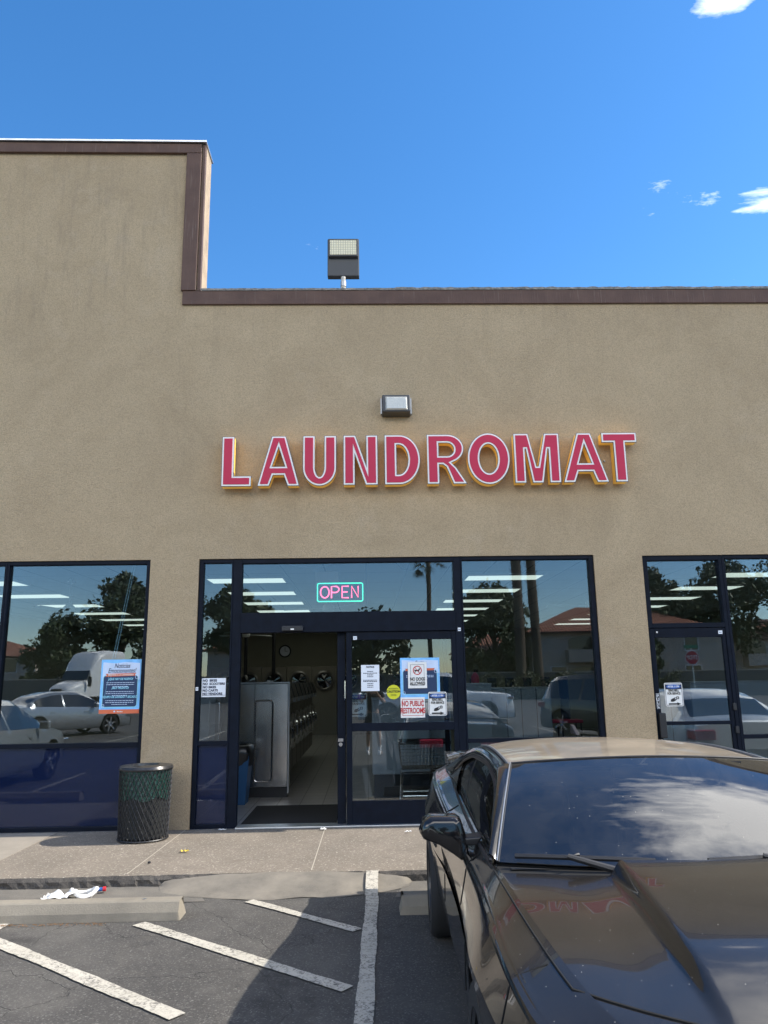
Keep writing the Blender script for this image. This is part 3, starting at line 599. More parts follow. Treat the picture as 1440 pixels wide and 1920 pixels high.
LET = [('L',-1.738,-1.385,'letter L'),('A',-1.302,-.805,'letter A between the L and the U'),('U',-.755,-.355,'letter U'),('N',-.262,.150,'letter N'),('D',.241,.669,'letter D'),('R',.760,1.235,'letter R'),('O',1.258,1.771,'letter O'),('M',1.832,2.388,'letter M'),('A',2.428,2.975,'letter A between the M and the T'),('T',2.925,3.355,'letter T')]
for i, (c, x0, x1, lab) in enumerate(LET):
    z0 = 4.036+.0018*i
    t = thing('channel_letter', 'red %s with white edge on the stucco wall' % lab, 'letter', (x0, 0, z0), group='red channel letters of the laundromat sign')
    lp = shp(c, x1-x0)
    flat_shape('return_side', lp, .062, M['yellow'], t, loc=(0, -.092, 0))  # faint emission added to the yellow sides to imitate warm light on the wall
    flat_shape('trim_cap', lp, .003, M['ink'], t, offset=.005, loc=(0, -.157, 0))
    flat_shape('white_edge', lp, .003, M['white'], t, offset=-.001, loc=(0, -.163, 0))
    flat_shape('face', lp, .004, M['red'], t, offset=-.020, loc=(0, -.168, 0))
    MB().cyl((.06, -.03, .06), (.06, 0, .06), .008).cyl((.06 if c != 'A' else .12, -.03, .3), (.06 if c != 'A' else .12, 0, .3), .008).build('stud', M['grey'], t)

# wall pack light
t = thing('wall_light', 'rectangular wall pack light with prismatic lens above the letters', 'wall light', (.395, 0, 4.95))
MB().prism([(-.02, 0), (-.13, .012), (-.16, .03), (-.12, .26), (-.0, .275), (0, 0)], -.175, .175, 'X').build('housing', M['dgrey'], t, bevel=.012)
lens = mat('prismatic_lens', (.42,.44,.43), .25, bump=.006, bscale=90, coat=.4)
MB().add([(-.135,-.162,.045),(.135,-.162,.045),(.135,-.132,.228),(-.135,-.132,.228),(-.12,-.178,.06),(.12,-.178,.06),(.12,-.150,.212),(-.12,-.150,.212)], [(4,5,6,7),(0,1,5,4),(1,2,6,5),(2,3,7,6),(3,0,4,7)]).build('lens', lens, t)
MB().box(-.195, -.176, -.05, 0, .03, .24).box(.176, .195, -.05, 0, .03, .24).build('mounting_ear', M['grey'], t, bevel=.004)
# flood light above the parapet
t = thing('flood_light', 'square LED flood light on a short pole above the parapet', 'flood light', (-.27, .28, 6.81))
MB().cyl((0, 0, -.18), (0, 0, .24), .032, n=14).build('pole', mat('patchy_pole', (.42,.40,.36), .6, var=.6, vscale=20), t)
MB().cyl((0, 0, .10), (0, 0, .17), .04, n=14).build('clamp', M['grey'], t)
tilt = Matrix.Rotation(R(12), 4, 'X')
hd = MB().box(-.215, .215, 0, .10, .26, .82).build('housing', M['dgrey'], t, bevel=.012)
MB().box(-.215, .215, .10, .16, .30, .80).build('heat_sink', M['dgrey'], t)
MB().prism([(-.0, .52), (-.05, .53), (-.05, .79), (0, .80)], -.20, .20, 'X').build('bezel', M['dgrey'], t, bevel=.006)
g = NG('led_array'); br = g.n('ShaderNodeTexBrick'); br.offset = 0; br.inputs['Scale'].default_value = 1; br.inputs['Brick Width'].default_value = .032; br.inputs['Row Height'].default_value = .026; br.inputs['Mortar Size'].default_value = .004
mp_ = g.mapping(rot=(R(-90), 0, 0)); g.l(mp_, br.inputs[0]); br.inputs['Color1'].default_value = (.62,.60,.40,1); br.inputs['Color2'].default_value = (.60,.56,.34,1); br.inputs['Mortar'].default_value = (.28,.27,.20,1); g.l(br.outputs[0], g.b.inputs['Base Color']); g.b.inputs['Coat Weight'].default_value = .8
MB().box(-.178, .178, -.056, -.05, .55, .765).build('led_panel', g.m, t)
MB().tube([(0, .05, .26), (0, .05, .2)], .02, 8).build('knuckle', M['dgrey'], t)
# ------------------------------------------------------------------ inside the laundromat
def ordn(i): return ['first', 'second', 'third', 'fourth', 'fifth', 'sixth', 'seventh', 'eighth', 'ninth'][i]
cols_ = [(-6.05, 'behind the left window'), (-1.9, 'left of the neon sign'), (2.2, 'behind the window right of the doors'), (6.3, 'behind the far right window')]
proto = None
for ci, (cx, cn) in enumerate(cols_):
    for k in range(7):
        lab = '%s ceiling light from the glass in the row %s' % (ordn(k), cn)
        if proto is None:
            proto = thing('ceiling_light', lab, 'ceiling light', (0, 0, 3.30), 0, 'fluorescent ceiling lights in rows')
            MB().box(-.61, .61, -.305, -.285, 0, .03).box(-.61, .61, .285, .305, 0, .03).box(-.61, -.59, -.285, .285, 0, .03).box(.59, .61, -.285, .285, 0, .03).build('frame', M['white'], proto)
            MB().box(-.59, .59, -.285, .285, .004, .02).build('diffuser', M['lamp'], proto); t = proto
        else: t = copy_tree(proto); t['label'] = lab
        t.location = (cx, 3.05+1.83*k, 3.30)
fp = None
for x, y, lab in ((-4.55, 2.7, 'white ceiling fan seen through the left window'), (-.6, 2.95, 'white ceiling fan under the neon sign'), (3.55, 2.9, 'white ceiling fan at the edge of the window right of the doors'), (-2.9, 9.5, 'farther white ceiling fan above the washers')):
    if fp is None:
        fp = thing('ceiling_fan', lab, 'ceiling fan', (x, y, 2.78), 0, 'white ceiling fans'); t = fp
        MB().cyl((0,0,.13), (0,0,.55), .012).lathe([(.012,.55),(.06,.5),(.06,.48),(.012,.46)], 16).build('rod', M['white'], fp)
        MB().lathe([(0,0),(.08,.01),(.10,.04),(.09,.10),(.03,.16),(0,.17)], 20).build('motor', M['white'], fp, smooth=True)
        for a in (12, 132, 252):
            ca, sa = math.cos(R(a)), math.sin(R(a)); P = lambda r, q, z: (ca*r-sa*q, sa*r+ca*q, z)
            MB().add([P(.09,-.03,.05),P(.70,-.07,.035),P(.70,.07,.065),P(.09,.03,.06),P(.09,-.03,.056),P(.70,-.07,.041),P(.70,.07,.071),P(.09,.03,.066)],[(0,1,2,3),(7,6,5,4),(0,4,5,1),(1,5,6,2),(2,6,7,3),(3,7,4,0)]).build('blade', M['white'], fp)
    else: t = copy_tree(fp); t['label'] = lab; t.location = (x, y, 2.78); t.rotation_euler.z = x*2
# stainless washer island, doors facing the aisle
def washer(lab):
    t = thing('washing_machine', lab, 'washing machine', (0,0,.34), 0, 'stainless washing machines along the aisle')
    MB().box(-.66, 0, -.36, .36, 0, 1.30).build('cabinet', M['dsteel'], t, bevel=.015)
    d = MB().lathe([(.17, .002), (.27, .002), (.285, .03), (.26, .07), (.19, .075), (.17, .04)], 32, (0, 0, .62), 'X').build('door', M['chrome'], t, smooth=True)
    MB().lathe([(0, .10), (.08, .09), (.15, .06), (.18, .03)], 24, (0, 0, .62), 'X').build('door_glass', mat('dark_door_glass', (.01,.01,.012), .05, coat=1) if 'ddg' not in M else M['ddg'], d, smooth=True)
    MB().box(.06, .11, .20, .25, .53, .70).build('handle', M['chrome'], d, bevel=.01)
    MB().prism([(0, 1.12), (.10, 1.14), (.03, 1.36), (0, 1.36)], -.30, .30, 'Y').build('control_panel', M['blackplastic'], t)
    MB().box(.05, .10, -.16, .16, 1.06, 1.15).build('soap_tray', M['grey'], t, bevel=.01)
    return t
M['dsteel'] = mat('dull_steel', (.20,.19,.18), .38, 1, var=.15, vscale=4); M['ddg'] = mat('dark_door_glass', (.01,.01,.012), .05, coat=1)
wp = None
for i in range(8):
    lab = '%s washing machine from the open door' % ordn(i)
    if wp is None: wp = washer(lab); t = wp
    else: t = copy_tree(wp); t['label'] = lab
    t.location = (-1.24, 2.80+.78*i, .34)
I = thing('washer_island_end', 'stainless steel end panel of the washer island behind the doorway', 'end panel', (-1.93, 2.30, .12))
MB().box(-.78, .78, .02, .10, .14, 1.58).build('panel', M['steel'], I, bevel=.01)
MB().box(-.78, .78, .05, .10, 0, .138).build('kick_base', M['blackplastic'], I)
mb = MB()
for cx in (-.34, .43):
    pts = [(x, .012, z) for x, z in rr(cx-.125, cx+.125, .22, 1.34, .05)]; mb.tube(pts, .012, 8, closed=True)
mb.build('pressed_rib', M['steel'], I, smooth=True)
MB().box(.295-.003, .295+.003, .014, .02, .14, 1.58).build('seam', M['blackplastic'], I); MB().box(-.80, .80, .0, .12, 1.58, 1.60).build('top_trim', M['grey'], I); MB().box(.78, .80, .0, .12, .06, 1.58).build('edge_trim', M['grey'], I)
MB().box(-1.4+.6, -.10, .10, 6.5, .0, .30).build('plinth', M['dgrey'], I)
# stacked dryers on the back wall
dp = None; nm = 0
for i in range(9):
    x = -4.45+.78*i
    lab = '%s stacked tumble dryer from the left on the back wall' % ordn(i)
    if dp is None:
        dp = thing('tumble_dryer', lab, 'tumble dryer', (x, 15.2, .12), 0, 'stacked tumble dryers along the back wall'); t = dp
        MB().box(-.385, .385, 0, .8, 0, 2.06).build('cabinet', mat('tan_steel', (.22,.20,.16), .5, .2), dp, bevel=.01)
        for z in (1.62,):
            d = MB().lathe([(.22,-.01),(.30,-.01),(.31,-.05),(.26,-.07),(.22,-.05)], 28, (0,0,z), 'Y').build('door', M['dsteel'], dp, smooth=True)
            MB().lathe([(0,-.06),(.22,-.045)], 24, (0,0,z), 'Y').build('door_glass', M['ddg'], d, smooth=True)
    else: t = copy_tree(dp); t['label'] = lab
    t.location = (x, 15.2, .12)
t = thing('wall_clock', 'round wall clock with dark rim above the dryers', 'clock', (-2.66, 16.15, 2.69))
MB().lathe([(.16,0),(.20,0),(.20,-.05),(.16,-.05)], 32, (0,0,0), 'Y').build('rim', M['blackplastic'], t); MB().lathe([(0,-.02),(.17,-.02)], 32, (0,0,0), 'Y').build('dial', M['paper'], t)
MB().box(-.006,.006,-.03,-.024,0,.12).build('hand', M['black'], t); MB().box(0,.08,-.03,-.024,-.006,.006).build('hand', M['black'], t)
for x, lab in ((-3.05, 'left black pipe hanging in front of the dryers'), (-2.35, 'right black pipe hanging in front of the dryers')):
    t = thing('ceiling_pipe', lab, 'pipe', (x, 10.5, 1.9)); MB().cyl((0,0,0),(0,0,1.43),.045).build('pipe', M['black'], t); MB().lathe([(.045,1.38),(.09,1.40),(.09,1.43)], 12).build('flange', M['black'], t)
t = thing('wall_box', 'dark box mounted low on the back wall beside the aisle', 'wall box', (-.9, 16.1, .75)); MB().box(-.35,.35,-.12,.05,0,.45).build('box', M['dgrey'], t, bevel=.02); MB().box(-.3,.3,-.125,-.12,.05,.4).build('cover', M['black'], t)
# blue bin inside the door
t = thing('indoor_bin', 'blue plastic bin with a black bag just inside the doorway', 'bin', (-1.80, 1.85, .123))
MB().prism([(-.15,-.15),(.15,-.15),(.15,.15),(-.15,.15)], 0, .01, 'Z').add([(-.15,-.15,0),(.15,-.15,0),(.15,.15,0),(-.15,.15,0),(-.2,-.2,.66),(.2,-.2,.66),(.2,.2,.66),(-.2,.2,.66)], [(0,1,5,4),(1,2,6,5),(2,3,7,6),(3,0,4,7)]).build('tub', mat('blue_plastic', (.02,.09,.22), .5), t, bevel=.02)
rb = random.Random(8); rows = []
for z, r in ((.50,.205),(.56,.215),(.66,.225),(.75,.215),(.765,.17),(.70,.15)):
    row = []
    for a in np.linspace(0, 2*math.pi, 33):
        q = r*(1/max(abs(math.cos(a)), abs(math.sin(a))))**.6; j = .012*math.sin(a*9+z*40); row.append(((q+j)*math.cos(a), (q+j)*math.sin(a), z+.02*math.sin(a*5)*(z<.6)))
    rows.append(row)
MB().grid(rows).build('bag', mat('black_bag', (.01,.01,.011), .3), t, smooth='all')
o = tag(MB().box(-1.47, -.37, .17, 1.55, .1225, .134).build('door_mat', M['mat'], bevel=.004), 'black ribbed rubber mat inside the open doorway', 'mat')
# white machines right of the aisle
M['wenamel'] = mat('white_enamel', (.30,.34,.38), .3, coat=.3)
def white_machine(x0, x1, y, z1, lab, deep=.72, n=1, base=.34):
    t = thing('white_machine', lab, 'washing machine', ((x0+x1)/2, y, .12)); w2 = (x1-x0)/2; h = z1-.12
    MB().box(-w2, w2, 0, deep, base, h).build('cabinet', M['wenamel'], t, bevel=.012)
    MB().box(-w2+.02, w2-.02, .03, deep, 0, base-.002).build('kick_base', M['blackplastic'], t)
    mb = MB(); mb.box(-w2-.004, w2+.004, -.01, deep+.01, h, h+.02); mb.build('top_trim', M['grey'], t)
    for i in range(1, n): MB().box(-w2+2*w2*i/n-.005, -w2+2*w2*i/n+.005, -.004, .004, base, h).build('seam', M['blackplastic'], t)
    return t
white_machine(.06, .86, 1.85, 1.46, 'pale washer end panel behind the glass door')
white_machine(.90, 1.20, 2.3, 1.50, 'narrow pale cabinet behind the shopping cart')
white_machine(1.42, 1.80, 2.2, 1.64, 'white cabinet at the left edge of the right window', base=.1)
white_machine(1.83, 2.72, 2.45, 1.57, 'row of slim machines under the seats in the right window', n=4)
white_machine(4.42, 5.02, 1.5, 1.62, 'tall white panel behind the far right door', base=.1)
white_machine(5.04, 5.60, 1.5, 1.62, 'white panel beside the far right window mullion', base=.1)
white_machine(3.85, 4.38, 1.7, 1.53, 'grey slatted machine behind the bell sign on the right door', n=3)
white_machine(-2.50, -2.2, 1.9, 1.52, 'white cabinet behind the narrow sidelight', base=.1); white_machine(-2.9, -2.53, 2.0, 1.52, 'second white cabinet behind the narrow sidelight', base=.1)
cp = None
for i in range(6):
    lab = '%s red and black chair from the left behind the white truck reflection' % ordn(i)
    if cp is None:
        cp = thing('waiting_chair', lab, 'chair', (0,0,.12), 0, 'row of waiting chairs'); t = cp
        MB().box(-.22,.22,-.22,.22,.74,.80).build('seat', M['red'], cp, bevel=.015); MB().prism([(.2,.8),(.24,.8),(.33,1.62),(.28,1.62)], -.09, .09, 'X').build('backrest', M['black'], cp, bevel=.01)
        for x in (-.18,.18):
            for y in (-.18,.18): MB().cyl((x,y,0),(x,y,.74),.014,n=8).build('leg', M['dgrey'], cp)
    else: t = copy_tree(cp); t['label'] = lab
    t.location = (2.15+.36*i, 6.3, .12)
t = thing('fire_extinguisher', 'small red fire extinguisher left of the chairs', 'fire extinguisher', (1.98, 5.2, 1.42)); MB().lathe([(0,0),(.07,0),(.075,.02),(.075,.34),(.04,.40),(.02,.42)], 20).build('cylinder', M['red'], t, smooth=True); MB().box(-.02,.06,-.015,.015,.42,.47).build('valve', M['black'], t)
# laundry cart
t = thing('laundry_cart', 'wire laundry cart with dark handle behind the glass door', 'cart', (.72, 1.15, .123))
W_, D_ = .32, .24
mb = MB()
for z, k in ((.50,.90),(.58,.92),(.66,.95),(.74,.97),(.80,1.0)): mb.tube([(-W_*k,-D_*k,z),(W_*k,-D_*k,z),(W_*k,D_*k,z),(-W_*k,D_*k,z)], .003, 5, closed=True)
for i in range(15):
    x = -W_+2*W_*i/14
    for y in (-D_, D_): mb.cyl((x*.90, y*.90, .50), (x, y, .80), .0028, n=5)
for i in range(9):
    y = -D_+2*D_*i/8; mb.cyl((-W_*.9, y*.9, .50), (-W_, y, .80), .0028, n=5); mb.cyl((W_*.9, y*.9, .50), (W_, y, .80), .0028, n=5); mb.cyl((-W_*.9, y*.9, .50), (W_*.9, y*.9, .50), .0028, n=5)
mb.build('basket', M['chrome'], t)
MB().tube([(-W_,-D_,.82),(W_,-D_,.82),(W_,D_,.82),(-W_,D_,.82)], .018, 8, closed=True).build('rim_handle', M['blackplastic'], t)
MB().tube([(-W_*.95,-D_*.9,.07),(-W_*.9,-D_*.9,.46),(W_*.9,-D_*.9,.46),(W_*.95,-D_*.9,.07)], .013, 8).tube([(-W_*.95,D_*.9,.07),(-W_*.9,D_*.9,.46),(W_*.9,D_*.9,.46),(W_*.95,D_*.9,.07)], .013, 8).tube([(-W_*.94,-D_*.9,.18),(W_*.94,-D_*.9,.18),(W_*.94,D_*.9,.18),(-W_*.94,D_*.9,.18)], .010, 8, closed=True).tube([(-W_*.94,-D_*.9,.25),(W_*.94,-D_*.9,.25)], .010, 8).build('frame', M['chrome'], t)
for x in (-W_*.95, W_*.95):
    for y in (-D_*.9, D_*.9): MB().cyl((x-.012, y, .038), (x+.012, y, .038), .037, n=16).build('caster', M['rubber'], t)
t = thing('ceiling_speaker_box', 'white air unit box under the ceiling behind the transom', 'air unit', (-.55, 1.6, 2.98)); MB().box(-.16,.16,-.12,.12,0,.24).build('casing', M['white'], t, bevel=.01); MB().box(-.12,.12,-.125,-.12,.03,.06).build('grille', M['grey'], t)

# ------------------------------------------------------------------ outdoor litter bin
t = thing('litter_bin', 'black expanded metal litter bin with green liner by the stucco column', 'litter bin', (-2.385, -.47, .124))
mb = MB(); n = 36; Rb, Hb = .272, .715
def rad(z): return Rb*(.93+.07*z/Hb)
for k in range(n):
    for sgn in (1, -1):
        a0 = 2*math.pi*k/n; pts = []
        for j in range(14):
            z = .02+(Hb-.03)*j/13; a = a0+sgn*(j/13)*1.15; pts.append((rad(z)*math.cos(a), rad(z)*math.sin(a), z))
        mb.tube(pts, .0042, 4)
mb.build('mesh_body', M['blackplastic'], t)
mb = MB()
for z in (.012, Hb): MB().tube([(rad(z)*1.01*math.cos(a), rad(z)*1.01*math.sin(a), z) for a in np.linspace(0, 2*math.pi, 49)[:-1]], .010, 6, closed=True).build('hoop', M['blackplastic'], t)
MB().lathe([(Rb*1.03,Hb-.01),(Rb*1.045,Hb+.005),(Rb*1.0,Hb+.028),(.15,Hb+.038),(.14,Hb+.036),(.13,Hb-.04)], 48).build('lid', mat('glossy_lid', (.05,.05,.052), .28, .5, var=.3, vscale=14), t, smooth=True)
MB().lathe([(0,.03),(Rb*.84,.03),(Rb*.93,Hb-.03)], 32).build('liner', mat('dark_liner', (.018,.02,.02), .8), t)
rows = []; rb = random.Random(1)
for z in np.linspace(.42, .70, 9):
    row = []
    for a in np.linspace(0, 2*math.pi, 61): r = Rb*.945+.006*math.sin(a*17+z*30)+.004*math.sin(a*41+z*80); row.append((r*math.cos(a), r*math.sin(a), z+(.02*math.sin(a*6) if z < .45 else 0)))
    rows.append(row)
MB().grid(rows).build('liner_bag', mat('green_bag', (.012,.050,.038), .35, bump=.01, bscale=24), t, smooth='all')
# ------------------------------------------------------------------ wheel stops
def wheel_stop(x0, x1, y, lab):
    t = thing('wheel_stop', lab, 'wheel stop', ((x0+x1)/2, y, AZ+.002), 0, 'concrete wheel stops'); L2 = (x1-x0)/2
    rows = []; prof = [(-.105,0),(-.095,.055),(-.062,.118),(-.05,.126),(.05,.126),(.062,.118),(.095,.055),(.105,0)]
    for u, k in ((-1,1),(-.985,1),(.97,1),(.985,.99),(1,.93)):
        rows.append([(L2*u+( .03*(z/.126)*(-1) if abs(u) == 1 else 0)*(1 if u > 0 else -1), y_*k, z*k) for y_, z in prof])
    mb = MB().grid(rows); n = len(prof); mb.f.append(tuple(range(n))); mb.f.append(tuple(len(mb.v)-1-i for i in range(n)))
    mb.build('block', M['stop'], t, bevel=.006)
    for x in (-L2*.7, L2*.7): MB().cyl((x,0,.10),(x,0,.129),.016,n=12).build('pin', M['grey'], t)
    return t
wheel_stop(-3.3, -1.385, -2.93, 'long pale concrete wheel stop in front of the left window')
wheel_stop(.225, 2.05, -2.92, 'concrete wheel stop in shade behind the rear tyre of the black coupe')
wheel_stop(3.7, 5.5, -2.95, 'concrete wheel stop beyond the black coupe')
wheel_stop(-6.1, -4.3, -2.95, 'concrete wheel stop at the far left')
# ------------------------------------------------------------------ litter
def crumple(lab, x, y, z, w_, m, seed, hgt=.03, parts=1):
    t = thing('litter', lab, 'litter', (x, y, z)); rb = random.Random(seed); rows = []
    ph = [rb.uniform(0, 6) for _ in range(4)]
    for j in range(9):
        row = []
        for i in range(13):
            u, v = i/12-.5, j/8-.5
            row.append((u*w_*(1+.2*math.sin(v*9+ph[0])), v*w_*.6*(1+.3*math.sin(u*8+ph[1])), .006+hgt*abs(math.sin(u*6+ph[2])*math.cos(v*5+ph[3]))+rb.uniform(0, .006)))
        rows.append(row)
    MB().grid(rows).build('wrapper', m, t); return t
t = crumple('crumpled white plastic wrapper in the gutter', -2.52, -2.38, AZ+.006, .24, M['white'], 3, .04)
t = thing('litter', 'white loop of plastic with blue and red cap on the gutter', 'litter', (-2.34, -2.30, AZ+.01))
MB().tube([(.10*math.cos(a)*1.0, .07*math.sin(a), .02+.02*math.sin(a*2+1)) for a in np.linspace(0, 2*math.pi, 25)[:-1]], [.012+.008*abs(math.sin(i*1.7)) for i in range(24)], 6, closed=True).build('plastic_loop', M['white'], t)
MB().cyl((.06,.05,.02),(.13,.065,.025),.014).build('blue_tube', M['signblue'], t); MB().cyl((.132,.066,.025),(.155,.07,.026),.019).build('red_cap', M['redink'], t)
crumple('yellow snack wrapper on the pavement', -1.785, -1.17, .125, .075, mat('yellow_wrapper', (.75,.55,.05), .4), 5, .012)
crumple('white scrap of tissue at the threshold beside the right leaf', -.50, -.17, .125, .07, M['white'], 8, .012)
crumple('white scrap on the pavement below the sidelight', -1.62, -.10, .125, .08, M['white'], 9, .010)
crumple('white scrap on the pavement near the black coupe', .42, -.42, .125, .06, M['white'], 11, .015)
t = thing('litter', 'tiny dark pebble on the pavement', 'pebble', (-2.0, -1.62, .124)); MB().lathe([(0,0),(.014,.004),(.016,.012),(.008,.02),(0,.021)], 8).build('stone', M['blackplastic'], t)
# brown leaves along the wheel stop
mb = MB(); rb = random.Random(12)
for i in range(170):
    x = rb.uniform(-3.2, -1.9); y = -3.07-abs(rb.gauss(0, .03)); a = rb.uniform(0, 3.14); l = rb.uniform(.008, .022); z = AZ+rb.uniform(.006, .012)
    mb.add([(x-l*math.cos(a), y-l*math.sin(a), z), (x+.003*math.sin(a), y-.003*math.cos(a), z+.003), (x+l*math.cos(a), y+l*math.sin(a), z), (x-.003*math.sin(a), y+.003*math.cos(a), z+.002)], [(0,1,2,3)])
tag(mb.build('dry_needles', mat('dry_needle', (.25,.13,.05), .9)), kind='stuff')
# ------------------------------------------------------------------ black coupe (local x to its right side, y forward from the rear axle)
def pchip(xs, ys):
    xs = np.array(xs, float); ys = np.array(ys, float); h = np.diff(xs); d = np.diff(ys)/h; m = np.zeros(len(xs))
    for i in range(1, len(xs)-1):
        if d[i-1]*d[i] > 0: w1 = 2*h[i]+h[i-1]; w2 = h[i]+2*h[i-1]; m[i] = (w1+w2)/(w1/d[i-1]+w2/d[i])
    m[0] = d[0]; m[-1] = d[-1]
    def f(x):
        x = min(max(x, xs[0]), xs[-1]); i = min(max(np.searchsorted(xs, x)-1, 0), len(h)-1); t = (x-xs[i])/h[i]
        return float((2*t**3-3*t**2+1)*ys[i]+(t**3-2*t**2+t)*h[i]*m[i]+(-2*t**3+3*t**2)*ys[i+1]+(t**3-t**2)*h[i]*m[i+1])
    return f
def crom(pts, k=5):
    """smooth curve through points; a repeated point keeps a crease"""
    P = [np.array(p, float) for p in pts]; out = []
    for i in range(len(P)-1):
        a, b = P[i], P[i+1]
        if np.allclose(a, b): continue
        p0 = P[i-1] if i > 0 else 2*a-b; p3 = P[i+2] if i+2 < len(P) else 2*b-a
        if np.allclose(p0, a): p0 = a-(b-a)*.3
        if np.allclose(p3, b): p3 = b+(b-a)*.3
        for j in range(k):
            t = j/k; out.append(.5*((2*a)+(-p0+p3)*t+(2*p0-5*a+4*b-p3)*t*t+(-p0+3*a-3*b+p3)*t**3))
    out.append(P[-1]); return out
def sstep(a, b, x):
    t = min(max((x-a)/(b-a), 0), 1); return t*t*(3-2*t)
KS = [-1.00,-.93,-.75,-.45, 0, .45, .95, 1.5, 2.1, 2.45, 2.8, 3.1, 3.4, 3.58, 3.70]
CT = {
 'w0': [.66,.74,.80,.84,.85,.84,.83,.83,.83,.83,.84,.85,.82,.74,.60],
 'z0': [.34,.30,.24,.21,.20,.19,.18,.18,.18,.18,.19,.20,.22,.24,.26],
 'w1': [.70,.80,.86,.905,.915,.885,.875,.87,.875,.885,.905,.90,.86,.77,.62],
 'z1': [.46,.42,.38,.36,.35,.34,.33,.33,.33,.33,.34,.36,.38,.40,.42],
 'w2': [.72,.82,.885,.93,.940,.905,.865,.855,.87,.895,.925,.91,.865,.775,.62],
 'z2': [.62,.60,.60,.60,.60,.58,.56,.54,.55,.57,.60,.58,.56,.55,.54],
 'w3': [.73,.83,.885,.93,.945,.925,.895,.885,.895,.91,.925,.905,.86,.77,.61],
 'z3': [.78,.78,.78,.77,.76,.745,.735,.73,.735,.74,.74,.72,.69,.66,.62],
 'w4': [.72,.80,.84,.87,.885,.880,.872,.865,.865,.862,.865,.86,.83,.74,.58],
 'z4': [.95,.955,.955,.95,.94,.92,.905,.90,.895,.895,.885,.855,.805,.76,.69],
 'w5': [.66,.72,.74,.745,.755,.765,.775,.785,.79,.79,.775,.745,.69,.60,.45],
 'z5': [.995,1.005,1.015,1.02,1.015,.985,.97,.962,.958,.958,.940,.903,.848,.80,.73],
}
CF = {k: pchip(KS, v) for k, v in CT.items()}
def Ztop(s, w):
    wt = CF['w5'](s); t = min(abs(w)/wt, 1.0); cr = .020 if s > 2.2 else .03
    z = CF['z5'](s)+cr*(1-t**2.2)
    if s > 1.8:
        amp = .052*(1-.25*sstep(2.6, 3.4, s))*(1-sstep(3.25, 3.62, s)); z += amp*(1-sstep(.335, .380, abs(w)))
        z -= .005*math.exp(-((abs(w)-.47)/.10)**2)*(1-sstep(3.2, 3.6, s))
    return z
def section(s):
    g = lambda k: CF[k](s)
    return [(g('w0'), g('z0')), (g('w1'), g('z1')), (g('w2'), g('z2')), (g('w3'), g('z3')), (g('w3'), g('z3')), (g('w4'), g('z4')), (g('w4')-.004, g('z4')+.012), (g('w5'), g('z5'))]
def side_grid(s0, s1, ds=.03):
    n = int((s1-s0)/ds)+1; rows = []
    for s in np.linspace(s0, s1, n): rows.append([(p[0], s, p[1]) for p in crom(section(s), 6)])
    return rows
WH = (0.0, 2.80); RA = .375; ZW = .345
def cut_arch(rows):
    mb = MB().grid(rows); V = [list(v) for v in mb.v]
    def ins(v, r): 
        return any((v[1]-y)**2+(v[2]-ZW)**2 < r*r for y in WH) 
    faces = [f for f in mb.f if not all(ins(V[i], RA) for i in f)]
    used = set(i for f in faces for i in f)
    for i in used:
        v = V[i]
        for y in WH:
            d = math.hypot(v[1]-y, v[2]-ZW)
            if d < RA and d > 0: v[1] = y+(v[1]-y)*RA/d; v[2] = ZW+(v[2]-ZW)*RA/d
    mb.v = [tuple(v) for v in V]; mb.f = faces; return mb
def side_w(s, z):      # half width of the body side at height z
    pts = crom(section(s), 6)
    for a, b in zip(pts, pts[1:]):
        if (a[1]-z)*(b[1]-z) <= 0 and abs(a[1]-b[1]) > 1e-6: t = (z-a[1])/(b[1]-a[1]); return a[0]+t*(b[0]-a[0])
    return pts[-1][0]
CAR = thing('parked_car', 'dusty black two door coupe parked nose out in the right foreground', 'car', (1.345, -3.50, AZ), R(180-1.6))
bp_ = dusty_paint('dusty_black_paint', (.006,.006,.007), (.20,.17,.13), .09)
roofp = dusty_paint('dusty_roof_paint', (.010,.0095,.009), (.40,.33,.24), .80)
cg = glass('car_glass', 1.95, (.10,.115,.125), wav=.0002, dirt=.07)
sg = glass('car_side_glass', 1.5, (.07,.08,.09), wav=.0002, dirt=.03)
gapm = mat('panel_gap', (.002,.002,.002), .9)
def both(mb): return mb.mirror_x()
def sf(w): return 3.61-.25*(abs(w)/.70)**2.6       # hood front edge
def sr(w): return 2.50+.14*(1-(min(abs(w), .79)/.79)**2)       # hood rear edge
# body sides (fenders, quarters)
b = both(cut_arch(side_grid(-1.0, 3.70)))
# nose cap in front of hood, deck behind glass
rows = []
for w_ in np.linspace(-1, 1, 41):
    row = []
    for t in np.linspace(0, 1, 12):
        s0 = sf(.70*w_)+.004; s_ = s0+(3.70-s0)*t; ww = w_*CF['w5'](s_); row.append((ww, s_, Ztop(s_, ww)))
    rows.append(row)
b.grid(rows)
b.grid([[(w_*CF['w5'](s_), s_, Ztop(s_, w_*CF['w5'](s_))) for s_ in np.linspace(-1.0, -.30, 14)] for w_ in np.linspace(-1, 1, 25)])
# fender strip between hood edge and side grid in the nose area: closes x from hood to fender
body = b.build('body', bp_, CAR, smooth=True, angle=50)
